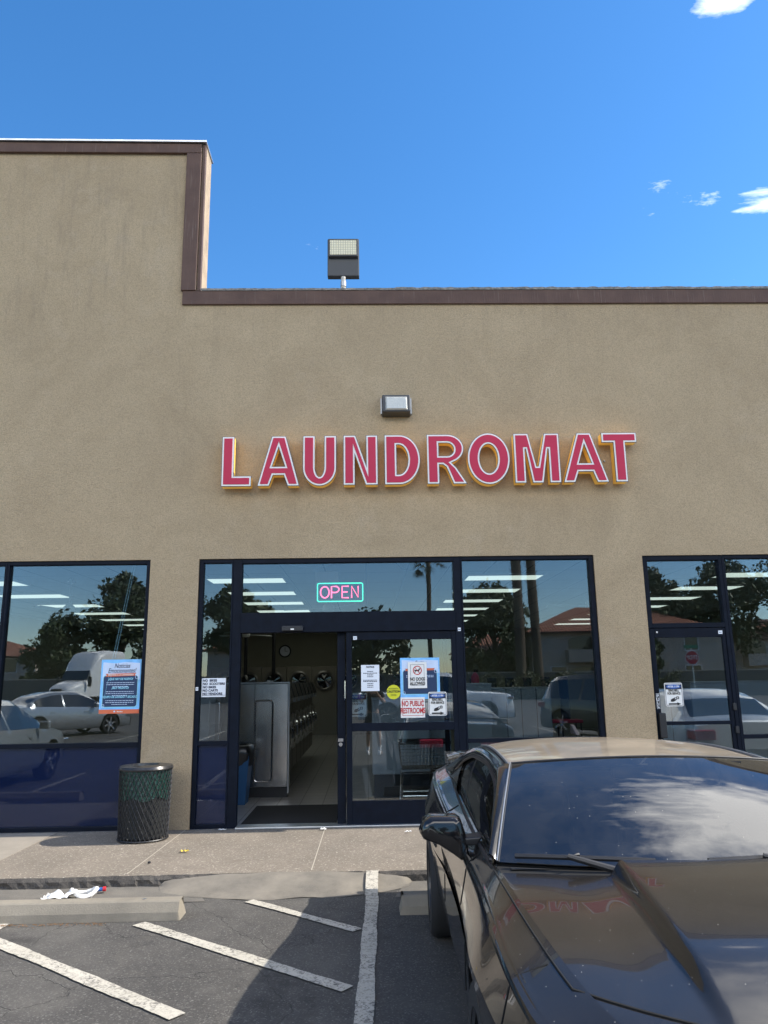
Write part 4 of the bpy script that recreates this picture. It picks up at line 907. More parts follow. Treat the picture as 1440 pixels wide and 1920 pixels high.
# front and rear fascias
def fascia(s0, dirn):
    pts = crom(section(s0), 6); n = len(pts); rows = []
    for u in np.linspace(-1, 1, 31):
        row = []
        for p in pts:
            row.append((p[0]*u, s0+dirn*.11*(1-u*u)*(1-.5*abs(p[1]-.55)), p[1]+(Ztop(s0, p[0]*u)-CF['z5'](s0))*sstep(.6, CF['z5'](s0), p[1])))
        rows.append(row)
    return rows
MB().grid(fascia(3.70, 1)).build('front_bumper', bp_, CAR, smooth='all')
MB().grid(fascia(-1.0, -1)).build('rear_bumper', bp_, CAR, smooth='all')
MB().box(-.50, .50, 3.76, 3.83, .42, .60).build('grille', M['blackplastic'], CAR, bevel=.02)
for x in (-.47, .47): MB().lathe([(0,.03),(.07,.03),(.085,0),(.085,-.05)], 20, (x, 3.76, .56), 'Y').build('headlight', M['chrome'], CAR)
for x in (-.45, .45): MB().box(x-.17, x+.17, -1.115, -1.05, .72, .84).build('tail_light', M['red'], CAR, bevel=.02)
MB().box(-.26, .26, -1.13, -1.09, .50, .66).build('number_plate', M['paper'], CAR)
# hood
rows = []
for w_ in list(np.linspace(-1, 1, 121)):
    row = []
    for t in np.linspace(0, 1, 40):
        s_ = sr(w_*.78)+(sf(.70*w_)-.005-sr(w_*.78))*t; ww = w_*(CF['w5'](s_)-.006); row.append((ww, s_, Ztop(s_, ww)+.0015))
    row = [(row[0][0], row[0][1]+.004, row[0][2]-.03)]+row+[(row[-1][0], row[-1][1]-.002, row[-1][2]-.02)]
    rows.append(row)
MB().grid(rows).build('hood', bp_, CAR, smooth=True, angle=60)
# cowl and wipers
rows = [[(w_*.79, sr(w_*.78)+dy, zz_) for dy, zz_ in ((.03, .955), (-.02, .950), (-.09, .958), (-.16, .972))] for w_ in np.linspace(-1, 1, 31)]
MB().grid(rows).build('cowl', mat('cowl_black', (.004,.004,.004), .7), CAR, smooth='all')
# windshield
def wsb(u): w_ = .765*u; return (w_, 2.53-.13*abs(u)**2.2, .972+.004*abs(u))
def wst(u): w_ = .615*u; return (w_, 1.95-.075*abs(u)**2.2, 1.325-.030*abs(u)**2)
rows = []
for u in np.linspace(-1, 1, 33):
    a = np.array(wsb(u)); c = np.array(wst(u)); row = []
    for t in np.linspace(0, 1, 17): p = a+(c-a)*t; p = p+np.array([0, .03, .045])*math.sin(math.pi*t)*(.7); row.append(tuple(p))
    rows.append(row)
ws = MB().grid(rows).build('windshield', cg, CAR, smooth='all')
edge = [Vector(p) for p in rows[0]]; split_pair(MB().tube(edge, .007, 6), 'windshield_seal', M['blackplastic'], CAR)
split_pair(MB().tube([Vector(p)+Vector((.004, .004, .006)) for p in rows[-1]], .0035, 6), 'bright_strip', M['grey'], CAR)
top_e = [tuple(Vector(r[-1])+Vector((0, .0, .002))) for r in rows]; MB().tube(top_e, .005, 6).build('header_seal', M['blackplastic'], CAR)
dark = []
# wipers
def wiper(x0, x1, y0, side):
    pts = [];
    for t in np.linspace(0, 1, 12):
        x = x0+(x1-x0)*t; u = x/.765; a = np.array(wsb(max(-1, min(1, u)))); pts.append((x, a[1]+.010-.05*t*0, a[2]+.028+.02*t*(1-t)))
    o = MB().tube(pts, .010, 6).build('wiper', M['blackplastic'], CAR)
    MB().tube([(pts[0][0]*.3+pts[-1][0]*.7, pts[6][1]+.06, .975), (pts[4][0], pts[5][1]+.03, pts[5][2]+.012), (pts[5][0], pts[5][1], pts[5][2]+.012)], [.014, .011, .008], 8).build('wiper_arm', M['blackplastic'], o)
wiper(.70, .18, 0, 1); wiper(-.02, -.58, 0, 1)
# roof
sB, sF_ = .62, None
def roofpt(u, t):     # t 0 front, 1 rear
    w_ = .615*u*(1-.03*t); s_ = (1.95-.075*abs(u)**2.2)*(1-t)+(.55+.06*abs(u)**2)*t
    zc = 1.322+(.028*math.sin(math.pi*min(t*.85+.02, 1))) - .018*t**2
    return (w_, s_, zc-.030*abs(u)**2-.012*abs(u)**6)
rows = [[roofpt(u, t) for t in np.linspace(0, 1, 25)] for u in np.linspace(-1, 1, 41)]
MB().grid(rows).build('roof', roofp, CAR, smooth='all')
split_pair(MB().tube([tuple(Vector(roofpt(1, t))+Vector((.006, 0, .004))) for t in np.linspace(-.02, 1, 20)], .008, 6), 'roof_ditch_strip', mat('grey_strip', (.14,.14,.145), .35, bump=.0003, bscale=90), CAR)
# pillar and roof rail shell, between roof/windshield edge (inner) and side glass edge (outer)
inn = [tuple(p) for p in ([Vector(wsb(1))*1.0]+[Vector(q) for q in []])]
innc = [tuple(Vector(wsb(1))+(Vector(wst(1))-Vector(wsb(1)))*t+Vector((0,.03,.045))*math.sin(math.pi*t)*.7) for t in np.linspace(0, 1, 12)]+[tuple(Vector(roofpt(1, t))+Vector((.012,0,-.002))) for t in np.linspace(.02, 1, 18)]
rg = [(.72, -.42, 1.035)]   # rear glass lower corner
rl = [Vector(innc[-1])+(Vector(rg[0])-Vector(innc[-1]))*t+Vector((0,0,.03))*math.sin(math.pi*t) for t in np.linspace(.1, 1, 10)]
innc += [tuple(p) for p in rl]
def outer(s_):      # top edge of the side glass
    f = pchip([-.42, -.1, .25, .6, 1.0, 1.5, 1.9, 2.2, 2.42], [.765, .758, .735, .708, .690, .683, .695, .745, .795])
    z = pchip([-.42, -.1, .25, .6, 1.0, 1.5, 1.9, 2.2, 2.42], [1.015, 1.02, 1.10, 1.19, 1.245, 1.258, 1.215, 1.09, .968])
    return Vector((f(s_), s_, z(s_)))
rows = []
for p in innc:
    p = Vector(p); so_ = min(max(p.y-.02, -.42), 2.42); q = outer(so_); mid = (p+q)/2+Vector((.022, 0, .022)); m1 = p*.75+q*.25+Vector((.012,0,.018)); m3 = p*.25+q*.75+Vector((.018,0,.012))
    q2 = q+Vector((-.03, 0, -.005)); rows.append([tuple(p+Vector((-.01,0,-.01))), tuple(p), tuple(m1), tuple(mid), tuple(m3), tuple(q), tuple(q2)])
split_pair(MB().grid(rows), 'roof_pillar', bp_, CAR, smooth='all')
# sail panel behind the side windows
rows = []
for t in np.linspace(-.42, .52, 14):
    q = outer(t); wb = CF['w5'](t); zb = CF['z5'](t); rows.append([tuple(q+(Vector((wb+.004, t, zb-.004))-q)*k+Vector((.012,0,0))*math.sin(math.pi*k)) for k in np.linspace(0, 1, 6)])
split_pair(MB().grid(rows), 'quarter_panel', bp_, CAR, smooth='all')
# side glass
def sglass(s0, s1):
    rows = []
    for t in np.linspace(s0, s1, 16):
        q = outer(t)+Vector((-.012, 0, -.004)); wb = CF['w5'](t)-.012; zb = CF['z5'](t)-.01
        rows.append([tuple(q+(Vector((wb, t, zb))-q)*k+Vector((.014,0,0))*math.sin(math.pi*k)) for k in np.linspace(0, 1, 7)])
    return MB().grid(rows)
for s0, s1, nm in ((1.02, 2.40, 'side_window'), (.52, .97, 'quarter_window')):
    sglass(s0, s1).build(nm, sg, CAR, smooth='all'); sglass(s0, s1).mirror_x()
    mb = sglass(s0, s1); mb.v = [(-x, y, z) for x, y, z in mb.v]; mb.build(nm, sg, CAR, smooth='all')
split_pair(sglass(.96, 1.03), 'door_pillar', M['blackplastic'], CAR)
split_pair(MB().tube([(CF['w5'](t)+.002, t, CF['z5'](t)+.002) for t in np.linspace(-.0, 2.40, 30)], .009, 6), 'belt_seal', M['blackplastic'], CAR)
split_pair(MB().tube([tuple(outer(t)+Vector((.004,0,0))) for t in np.linspace(.3, 2.40, 30)], .008, 6), 'window_seal', M['blackplastic'], CAR)
# rear glass
rows = []
for u in np.linspace(-1, 1, 21):
    a = Vector(roofpt(u, 1)); c = Vector((.70*u, -.42, 1.045-.01*abs(u)**2)); rows.append([tuple(a+(c-a)*t+Vector((0,0,.035))*math.sin(math.pi*t)) for t in np.linspace(0, 1, 10)])
MB().grid(rows).build('rear_window', cg, CAR, smooth='all')
# spoiler
rows = []
for u in np.linspace(-1, 1, 25):
    x = .72*u; zc = 1.105-.045*abs(u)**5; yc = -.86-.02*abs(u)
    rows.append([(x, yc+.13, zc-.008), (x, yc+.08, zc+.008), (x, yc, zc+.016), (x, yc-.09, zc+.022), (x, yc-.12, zc+.012), (x, yc-.09, zc-.004), (x, yc+.05, zc-.012), (x, yc+.13, zc-.008)])
sp_ = MB().grid(rows).build('spoiler', bp_, CAR, smooth='all')
for x in (-.60, .60): MB().box(x-.03, x+.03, -.95, -.80, .99, 1.10).build('spoiler_post', bp_, sp_, bevel=.01)
# shark fin antenna
MB().prism([(.50, 1.335), (.66, 1.335), (.54, 1.385), (.50, 1.392)], -.012, .012, 'X').build('antenna_fin', M['blackplastic'], CAR, bevel=.004)
# mirrors
def mirror():
    out = [(.838,1.935,.905),(.842,1.93,.98),(.868,1.925,1.062),(.89,1.92,1.076),(1.010,1.90,1.074),(1.040,1.90,1.056),(1.058,1.90,1.005),(1.042,1.905,.978),(.975,1.915,.955),(.91,1.93,.918),(.872,1.935,.890)]
    c = Vector((.945, 1.92, .998)); rows = []
    for dy, k in ((.062,.70),(.058,.90),(.040,.985),(.02,1.0),(-.06,1.0),(-.075,.95)):
        rows.append([tuple(c+(Vector(p)-c)*k+Vector((0, dy, 0))) for p in out+out[:1]])
    mb = MB().grid(rows); n = len(out)+1; mb.f.append(tuple(range(n-1))); mb.f.append(tuple(5*n+i for i in range(n-1))); return mb
mm = mirror(); o = mm.build('side_mirror', bp_, CAR, smooth=True, angle=50)
MB().add([(.80,1.99,.955),(.80,1.88,.955),(.89,1.90,.955),(.89,1.98,.955),(.775,2.00,.995),(.775,1.87,.995),(.89,1.90,.985),(.89,1.98,.985)],[(0,1,2,3),(4,5,6,7),(0,1,5,4),(1,2,6,5),(2,3,7,6),(3,0,4,7)]).build('mirror_foot', M['blackplastic'], o, bevel=.008)
mm = mirror(); mm.v = [(-x, y, z) for x, y, z in mm.v]; mm.build('side_mirror', bp_, CAR, smooth=True, angle=50)
# panel gaps
def gapline(pts, r=.0028): return MB().tube(pts, r, 5)
def sidept(s_, z, o=.0006): return (side_w(s_, z)+o, s_, z)
mb = gapline([sidept(2.12-.10*(.95-z)/.75, z) for z in np.linspace(.22, .955, 22)])
mb.tube([sidept(.80+.10*math.sin((z-.2)*2), z) for z in np.linspace(.22, .965, 22)], .0028, 5)
mb.tube([sidept(s_, .215) for s_ in np.linspace(.82, 2.02, 10)], .0028, 5)
mb.tube([(CF['w5'](s_)-.001, s_, CF['z5'](s_)+.0015) for s_ in np.linspace(2.47, 3.358, 24)], .0038, 5)
pts = [sidept(3.24+.02*math.sin(z*4), z) for z in np.linspace(.45, CF['z5'](3.24)-.002, 16)]; mb.tube(pts, .0026, 5)
mb = both(mb)
mb.tube([(w_*CF['w5'](sf(.7*w_)), sf(.7*w_)-.001, Ztop(sf(.7*w_), w_*CF['w5'](sf(.7*w_)))+.001) for w_ in np.linspace(-1, 1, 61)], .0042, 5)
mb.build('panel_gap', gapm, CAR)
mb = MB()
for k in range(3): mb.tube([sidept(.42+.055*k+.02*(z-.7), z, .0008) for z in np.linspace(.66, .84, 8)], .006, 5)
mb.mirror_x().build('side_gill', M['blackplastic'], CAR)
# wheel wells and arches lips
for y in WH:
    for sx in (1, -1):
        MB().lathe([(RA+.012,-.30),(RA+.012,0)], 40, (sx*(.60 if sx > 0 else .90) if sx > 0 else -.60, y, ZW), 'X') 
mb = MB()
for y in WH:
    for sx in (1,):
        vs = []
        for a in np.linspace(-.25, math.pi+.25, 36):
            yy = y+RA*math.cos(a); z = ZW+RA*math.sin(a); wv = side_w(yy, max(z, .2)); vs.append([(wv-.001, yy, z), (wv-.03, y+(RA+.004)*math.cos(a), ZW+(RA+.004)*math.sin(a)), (.58, y+(RA+.02)*math.cos(a), ZW+(RA+.02)*math.sin(a))])
        split_pair(MB().grid(vs), 'wheel_well', M['blackplastic'], CAR, smooth='all')
mb = MB().box(-.56, .56, -.9, 3.6, .18, .24).box(-.80, .80, .45, 2.35, .17, .20); mb.build('underbody', M['blackplastic'], CAR)
def wheel(parent, x, y, r=.345, wd=.245, rim=None, n=5, nm='wheel', rw=.72):
    sx = 1 if x > 0 else -1
    t = MB().lathe([(r*rw, -wd/2),(r*.93,-wd/2),(r*.985,-wd/2+.02),(r,-wd/2+.045),(r,wd/2-.045),(r*.985,wd/2-.02),(r*.93,wd/2),(r*rw,wd/2)], 48, (x-sx*wd/2, y, r), 'X').build(nm, M['rubber'], parent, smooth=True, angle=40)
    m = rim or M['chrome']
    mb = MB().lathe([(r*rw, -wd/2),(r*rw*.95, -wd/4),(r*rw*.95, wd/2*.9),(r*rw+.004, wd/2)], 40, (x-sx*wd/2, y, r), 'X')
    fx = x-sx*.03
    for k in range(n):
        a = 2*math.pi*k/n+.3; ca, sa = math.cos(a), math.sin(a); q = lambda rr_, t_, dx: (fx-sx*dx, y+rr_*ca-t_*sa, r+rr_*sa+t_*ca)
        mb.add([q(.04,-.035,0),q(.04,.035,0),q(r*rw*.97,.025,.0),q(r*rw*.97,-.025,.0),q(.04,-.035,.05),q(.04,.035,.05),q(r*rw*.97,.025,.05),q(r*rw*.97,-.025,.05)],[(0,1,2,3),(7,6,5,4),(0,4,5,1),(1,5,6,2),(2,6,7,3),(3,7,4,0)])
    mb.lathe([(0,.012*1),(.05,.01),(.06,-.03)], 20, (fx, y, r), 'X'); mb.build('rim', m, t)
    MB().lathe([(r*.05,0),(r*rw*.9,0)], 24, (x-sx*.12, y, r), 'X').build('brake_disc', M['dgrey'], t)
    return t
rimm = mat('dark_alloy', (.12,.12,.125), .3, .9)
for y in WH:
    for x in (.935, -.935): wheel(CAR, x if y < 1 else x*.975, y, rim=rimm)
# cabin
MB().grid([[(x, 2.50-.05*abs(x), .962), (x, 2.2, .955), (x, 1.85, .93), (x, 1.80, .80)] for x in np.linspace(-.72, .72, 9)]).build('dashboard', mat('dark_trim', (.02,.02,.021), .7), CAR)
seatm = mat('seat_cloth', (.025,.025,.027), .8)
for x in (-.36, .36):
    MB().prism([(.95,.4),(1.45,.4),(1.5,.5),(1.12,.55),(.92,1.08),(.80,1.08),(.9,.45)], x-.22, x+.22, 'X').build('seat', seatm, CAR, bevel=.04)
MB().tube([(-.36+.18*math.cos(a), 1.72+.05*math.sin(a), .86+.17*math.sin(a)) for a in np.linspace(0, 2*math.pi, 25)[:-1]], .015, 6, closed=True).build('steering_wheel', M['blackplastic'], CAR)
MB().box(-.09, .13, 1.82, 1.85, 1.215, 1.275).build('rear_view_mirror', M['blackplastic'], CAR, bevel=.01)
MB().box(-.44, -.34, 1.955, 1.958, 1.262, 1.30).build('windshield_sticker', M['blackplastic'], CAR)
MB().box(-.74, .74, -.3, 2.4, .30, .34).build('cabin_floor', M['blackplastic'], CAR)
MB().grid([[(x, -.40, 1.0), (x, .2, .95), (x, .30, .6)] for x in (-.7, 0, .7)]).build('parcel_shelf', M['blackplastic'], CAR)
# ------------------------------------------------------------------ across the lot: what the windows mirror
wg = mat('car_window', (.012,.016,.02), .06, coat=1, spec=.8)
def simple_car(lab, loc, head, paint, kind='sedan', group='cars parked in the lot'):
    """head: world heading of the nose in degrees from +X"""
    P = dict(
     sedan=dict(L=4.5, W=.89, prof=[(-2.25,.62,.62),(-2.15,.98,.98),(-1.75,1.02,1.03),(-1.15,1.0,1.34),(-.5,.98,1.45),(.15,.96,1.44),(.65,.95,1.25),(1.15,.93,.97),(1.75,.84,.86),(2.15,.70,.72),(2.25,.5,.52)], cab=(-1.75,1.15), wh=(-1.30,1.38), r=.33),
     suv=dict(L=4.7, W=.93, prof=[(-2.35,.70,.72),(-2.28,1.05,1.10),(-2.05,1.10,1.60),(-1.6,1.10,1.72),(-.4,1.08,1.76),(.35,1.06,1.70),(.85,1.05,1.42),(1.25,1.04,1.10),(1.85,.98,1.02),(2.25,.82,.86),(2.35,.55,.6)], cab=(-2.28,1.25), wh=(-1.38,1.42), r=.37),
     pickup=dict(L=5.9, W=1.0, prof=[(-2.95,.80,.82),(-2.92,1.20,1.22),(-1.0,1.20,1.22),(-.95,1.20,1.30),(-.85,1.20,1.84),(-.2,1.20,1.92),(.55,1.19,1.88),(.85,1.19,1.70),(1.25,1.18,1.24),(2.3,1.14,1.17),(2.85,1.05,1.08),(2.95,.7,.74)], cab=(-.95,1.25), wh=(-1.85,1.85), r=.42))[kind]
    t = thing('parked_car' if kind != 'pickup' else 'pickup_truck', lab, 'car' if kind != 'pickup' else 'pickup truck', loc, R(head-90), group)
    ss = [p[0] for p in P['prof']]; fb = pchip(ss, [p[1] for p in P['prof']]); ft = pchip(ss, [p[2] for p in P['prof']])
    W = P['W']; SS = sorted(set(list(np.linspace(ss[0], ss[-1], 90))+ss)); c0, c1 = P['cab']
    def wid(s): e = abs(s)/(P['L']/2); return W*(1-.13*max(0, (e-.72)/.28)**2)
    rows = []
    for s in SS:
        b, tp, w_ = fb(s), ft(s), wid(s); g_ = max(0, tp-b-.05); wr = w_*(.86-.16*min(1, g_/.4))
        rows.append([(w_*.90, s, .24), (w_*.985, s, .34), (w_, s, .55), (w_*.995, s, min(b*.86, b-.05)), (w_*.965, s, b), (wr+.02*(g_ > .1), s, b+(tp-b)*.84 if g_ > .1 else tp+.005), (wr*.86, s, tp+.012), (wr*.45, s, tp+.03), (0, s, tp+.035)])
    rr_ = P['r']+.06; body = MB(); win = MB(); ws_ = MB()
    nrow = len(rows); V = []; n = 9
    for r_0 in rows:
        for p in r_0: V.append(list(p))
    def ins(i, k): return any((V[i][1]-y)**2+(V[i][2]-P['r'])**2 < k*k for y in P['wh'])
    bf, wf, sf2 = [], [], []
    for j in range(nrow-1):
        sm = (SS[j]+SS[j+1])/2
        for i in range(n-1):
            f = (j*n+i, j*n+i+1, (j+1)*n+i+1, (j+1)*n+i)
            if all(ins(q, rr_) for q in f) and i < 4: continue
            gg = ft(sm)-fb(sm)
            if i == 4 and gg > .16 and c0 < sm < c1 and not (abs(sm-(c0+c1)/2+.1) < .04): wf.append(f)
            elif i >= 6 and c0 < sm < c1 and gg > .04 and abs(ft(SS[j+1])-ft(SS[j]))/(SS[j+1]-SS[j]) > .42: sf2.append(f)
            else: bf.append(f)
    for f in bf:
        for q in f:
            v = V[q]
            for y in P['wh']:
                d = math.hypot(v[1]-y, v[2]-P['r'])
                if 0 < d < rr_: v[1] = y+(v[1]-y)*rr_/d; v[2] = P['r']+(v[2]-P['r'])*rr_/d
    def mk(fs, name, m):
        if not fs: return
        ids = sorted(set(q for f in fs for q in f)); mp = {q: i for i, q in enumerate(ids)}
        mb = MB(); mb.v = [tuple(V[q]) for q in ids]; mb.f = [tuple(mp[q] for q in f) for f in fs]; mb.mirror_x(); 
        return mb.build(name, m, t, smooth=True, angle=40)
    mk(bf, 'body', paint); mk(wf, 'side_window', wg); mk(sf2, 'windshield', wg)
    e = rows[0]; MB().prism([(p[0], p[2]) for p in e]+[(-p[0], p[2]) for p in reversed(e[:-1])], ss[0]-.02, ss[0]+.01).build('rear_bumper', paint, t, bevel=.01)
    e = rows[-1]; MB().prism([(p[0], p[2]) for p in e]+[(-p[0], p[2]) for p in reversed(e[:-1])], ss[-1]-.01, ss[-1]+.03).build('front_bumper', M['blackplastic'], t, bevel=.01)
    zb = fb(ss[1]); zf = fb(ss[-2])
    for x in (-1, 1):
        xx = x*W*.80
        MB().box(xx-.15, xx+.15, ss[0]-.03, ss[0]+.28, zb-.20, zb-.05).build('tail_light', mat('lamp_red', (.35,.01,.02), .2, coat=1) if 'lred' not in M else M['lred'], t, bevel=.02)
        MB().box(xx-.14, xx+.12, ss[-1]-.25, ss[-1]+.0, zf-.13, zf-.01).build('headlight', M['chrome'], t, bevel=.02)
        MB().box(x*(W+.02), x*(W+.20), c1-.52, c1-.40, fb(c1)+.0, fb(c1)+.14).build('side_mirror', paint, t, bevel=.03)
        for y in P['wh']: wheel(t, x*W*.985, y, r=P['r'], wd=.22, n=6)
    MB().box(-W*.78, W*.78, ss[0]+.2, ss[-1]-.2, .22, .35).build('underbody', M['blackplastic'], t)
    for x in (-1, 1):
        o_ = MB()
        for s_ in (c0+.95, c1-.75): o_.box(x*(W*.985), x*(W*.985+.03), s_-.08, s_+.08, fb(0)*.82, fb(0)*.82+.03)
        o_.build('door_handle', paint, t)
    return t
M['lred'] = mat('lamp_red', (.35,.01,.02), .2, coat=1)
cp_ = lambda n_, c, me=.6: mat(n_, c, .3, me, coat=1)
silver = cp_('silver_paint', (.42,.44,.46)); whitep = cp_('white_car_paint', (.78,.79,.80), 0); blackp = cp_('black_car_paint', (.01,.01,.012), 0); greyp = cp_('pale_grey_paint', (.55,.58,.60), .3)
simple_car('silver sedan with red tail lights mirrored in the left window', (-10.6, -18.3, AZ), -52, silver)
simple_car('white sedan behind the silver one in the left window', (-15.2, -20.0, AZ), -60, whitep)
simple_car('pale grey car parked outside the left window', (-6.75, -4.3, AZ), -90, cp_('grey_silver_paint', (.30,.33,.35), .3))
simple_car('silver sedan parked beyond the black coupe', (5.55, -4.3, AZ), -90, greyp)
simple_car('white pickup truck mirrored in the glass door and right window', (2.6, -21.3, AZ), 0, whitep, 'pickup')
simple_car('black off-roader mirrored in the window right of the doors', (7.1, -12.9, AZ), 60, blackp, 'suv')
simple_car('dark sedan parked across the lot on the right', (16.5, -17.0, AZ), 90, cp_('dark_blue_paint', (.02,.03,.06)))
# semi tractor
t = thing('semi_truck', 'white semi tractor with tall sleeper roof mirrored in the left window', 'truck', (-19.3, -45, AZ), R(20))
wt = mat('white_truck_paint', (.80,.80,.78), .3, coat=.6)
def lo(sec, name, m, **k):
    return MB().grid([[(x, y, z) for x, z in pts] for y, pts in sec]).build(name, m, t, smooth=True, **k)
def arch_sec(w_, z0, z1, r): return [(-w_, z0), (-w_, z1-r)]+[(-w_+r-r*math.cos(R(a)), z1-r+r*math.sin(R(a))) for a in (20,45,70,90)]+[(w_-r+r*math.sin(R(a)), z1-r+r*math.cos(R(a))) for a in (0,20,45,70)]+[(w_, z1-r), (w_, z0)]
lo([(-2.4, arch_sec(1.22,.9,3.95,.35)), (-.6, arch_sec(1.22,.9,4.0,.35)), (.15, arch_sec(1.2,.9,3.85,.45)), (.6, arch_sec(1.15,.9,3.35,.45)), (.85, arch_sec(1.1,.9,2.75,.3)), (.95, arch_sec(1.08,.9,2.60,.25))], 'sleeper_cab', wt)
lo([(.9, arch_sec(1.08,.7,2.0,.3)), (1.8, arch_sec(1.0,.7,1.85,.35)), (2.5, arch_sec(.85,.7,1.62,.35)), (2.75, arch_sec(.70,.7,1.3,.3)), (2.8, arch_sec(.5,.7,1.0,.15))], 'hood', wt)
MB().add([(-1.02,1.25,1.98),(1.02,1.25,1.98),(.98,.93,2.62),(-.98,.93,2.62)],[(0,1,2,3)]).build('windshield', wg, t, solid=.02)
MB().box(-.42,.42,2.74,2.86,.85,1.45).build('grille', M['blackplastic'], t, bevel=.08); MB().box(-1.2,1.2,2.5,2.85,.35,.75).build('bumper', wt, t, bevel=.1)
for x in (-1,1):
    MB().lathe([(0,.05),(.1,.04),(.15,0)], 16, (x*.80, 2.58, 1.1), 'Y').build('headlight', M['chrome'], t); MB().box(x*1.15, x*1.42, 1.2, 1.3, 1.55, 2.2).build('side_mirror', M['blackplastic'], t, bevel=.05)
    for y in (1.9, -1.6, -2.7): wheel(t, x*1.2, y, r=.5, wd=.3, n=8)
# houses
hs_ = mat('house_stucco', (.52,.44,.37), .9, var=.08, vscale=.6, bump=.01, bscale=30); wnd = mat('house_window', (.02,.025,.03), .1, coat=.5)
def house(lab, x0, x1, y0, y1, ze, zr, wins, balc=(), ridge='x'):
    t = thing('apartment_house', lab, 'house', ((x0+x1)/2, (y0+y1)/2, AZ)); a = (x1-x0)/2; b = (y1-y0)/2
    MB().box(-a, a, -b, b, 0, ze).build('wall', hs_, t)
    e = .6; hx = max(a-b, a*.25)
    rf = MB().add([(-a-e,-b-e,ze-.1),(a+e,-b-e,ze-.1),(a+e,b+e,ze-.1),(-a-e,b+e,ze-.1),(-hx,0,zr),(hx,0,zr)],[(0,1,5,4),(2,3,4,5),(1,2,5),(3,0,4),(3,2,1,0)]).build('roof', M['roof'], t)
    MB().box(-a-e+.02, a+e-.02, b+e-.05, b+e+.03, ze-.28, ze-.09).build('fascia', M['trim'], t)
    for (wx, wz, ww, wh_) in wins:
        f = MB().box(wx-ww/2-.08, wx+ww/2+.08, b, b+.06, wz-.08, wz).box(wx-ww/2-.08, wx+ww/2+.08, b, b+.06, wz+wh_, wz+wh_+.08).box(wx-ww/2-.08, wx-ww/2, b, b+.06, wz, wz+wh_).box(wx+ww/2, wx+ww/2+.08, b, b+.06, wz, wz+wh_).build('window', M['white'], t)
        MB().box(wx-ww/2, wx+ww/2, b+.01, b+.03, wz, wz+wh_).build('pane', wnd, f)
    for (wx, wz, ww) in balc:
        arcp = [(wx-ww/2+.3, wz+1.0), (wx+ww/2-.3, wz+1.0)]+[(wx+(ww/2-.3)*math.cos(R(q)), wz+2.0+.45*math.sin(R(q))) for q in range(0, 181, 15)]
        MB().prism(arcp, b+.02, b+.05).build('balcony_opening', wnd, t)
        MB().box(wx-ww/2, wx+ww/2, b, b+1.2, wz, wz+.15).box(wx-ww/2, wx+ww/2, b+1.08, b+1.2, wz+.15, wz+1.15).box(wx-ww/2, wx-ww/2+.12, b, b+1.08, wz+.15, wz+1.15).box(wx+ww/2-.12, wx+ww/2, b, b+1.08, wz+.15, wz+1.15).build('balcony', hs_, t)
    return t
house('two storey stucco house with tiled hip roof mirrored in the window right of the doors', 15.2, 33, -74, -62, 6.0, 8.6, [(-6.5, 1.2, 1.4, 1.4), (6, 1.2, 1.4, 1.4), (6, 4.0, 1.2, 1.2)], [(-4.2, 3.0, 3.2), (1.5, 3.0, 3.2), (-4.2, .15, 3.2)])
house('lower stucco wing with tiled roof left of the bigger house', 9.5, 15, -76, -66, 4.4, 6.3, [(-1.2, 1.5, 1.1, 1.2), (1.4, 1.5, 1.1, 1.2)], [])
house('distant stucco house with tiled roof at the left edge of the left window', -62, -37.5, -92, -80, 5.1, 7.0, [(9.2, 3.2, 1.6, 1.5), (3, 3.2, 1.4, 1.2), (9.2, .8, 1.4, 1.4)], [(6.2, 2.6, 2.2)])
house('stucco house behind the trees mirrored in the narrow sidelight', -17, -3, -84, -74, 5.2, 7.4, [(-3, 3.2, 1.2, 1.3), (0, 3.2, 1.2, 1.3), (3.5, 3.2, 1.2, 1.3)], [(5, 2.6, 2.4)])
house('long stucco house behind the trees mirrored in the right door', 37, 60, -80, -68, 5.4, 7.6, [(-7, 3.2, 1.4, 1.3), (-2, 3.2, 1.4, 1.3), (4, 3.2, 1.4, 1.3)], [(-9.5, 2.6, 2.6)])
t = thing('boundary_wall', 'long grey block wall along the far side of the lot', 'wall', (0, -57, AZ)); MB().box(-80, 80, -.1, .1, 0, 2.1).build('wall', mat('block_wall', (.16,.145,.13), .9, var=.1, vscale=2), t); MB().box(-80, 80, -.13, .13, 2.1, 2.18).build('coping', hs_, t)
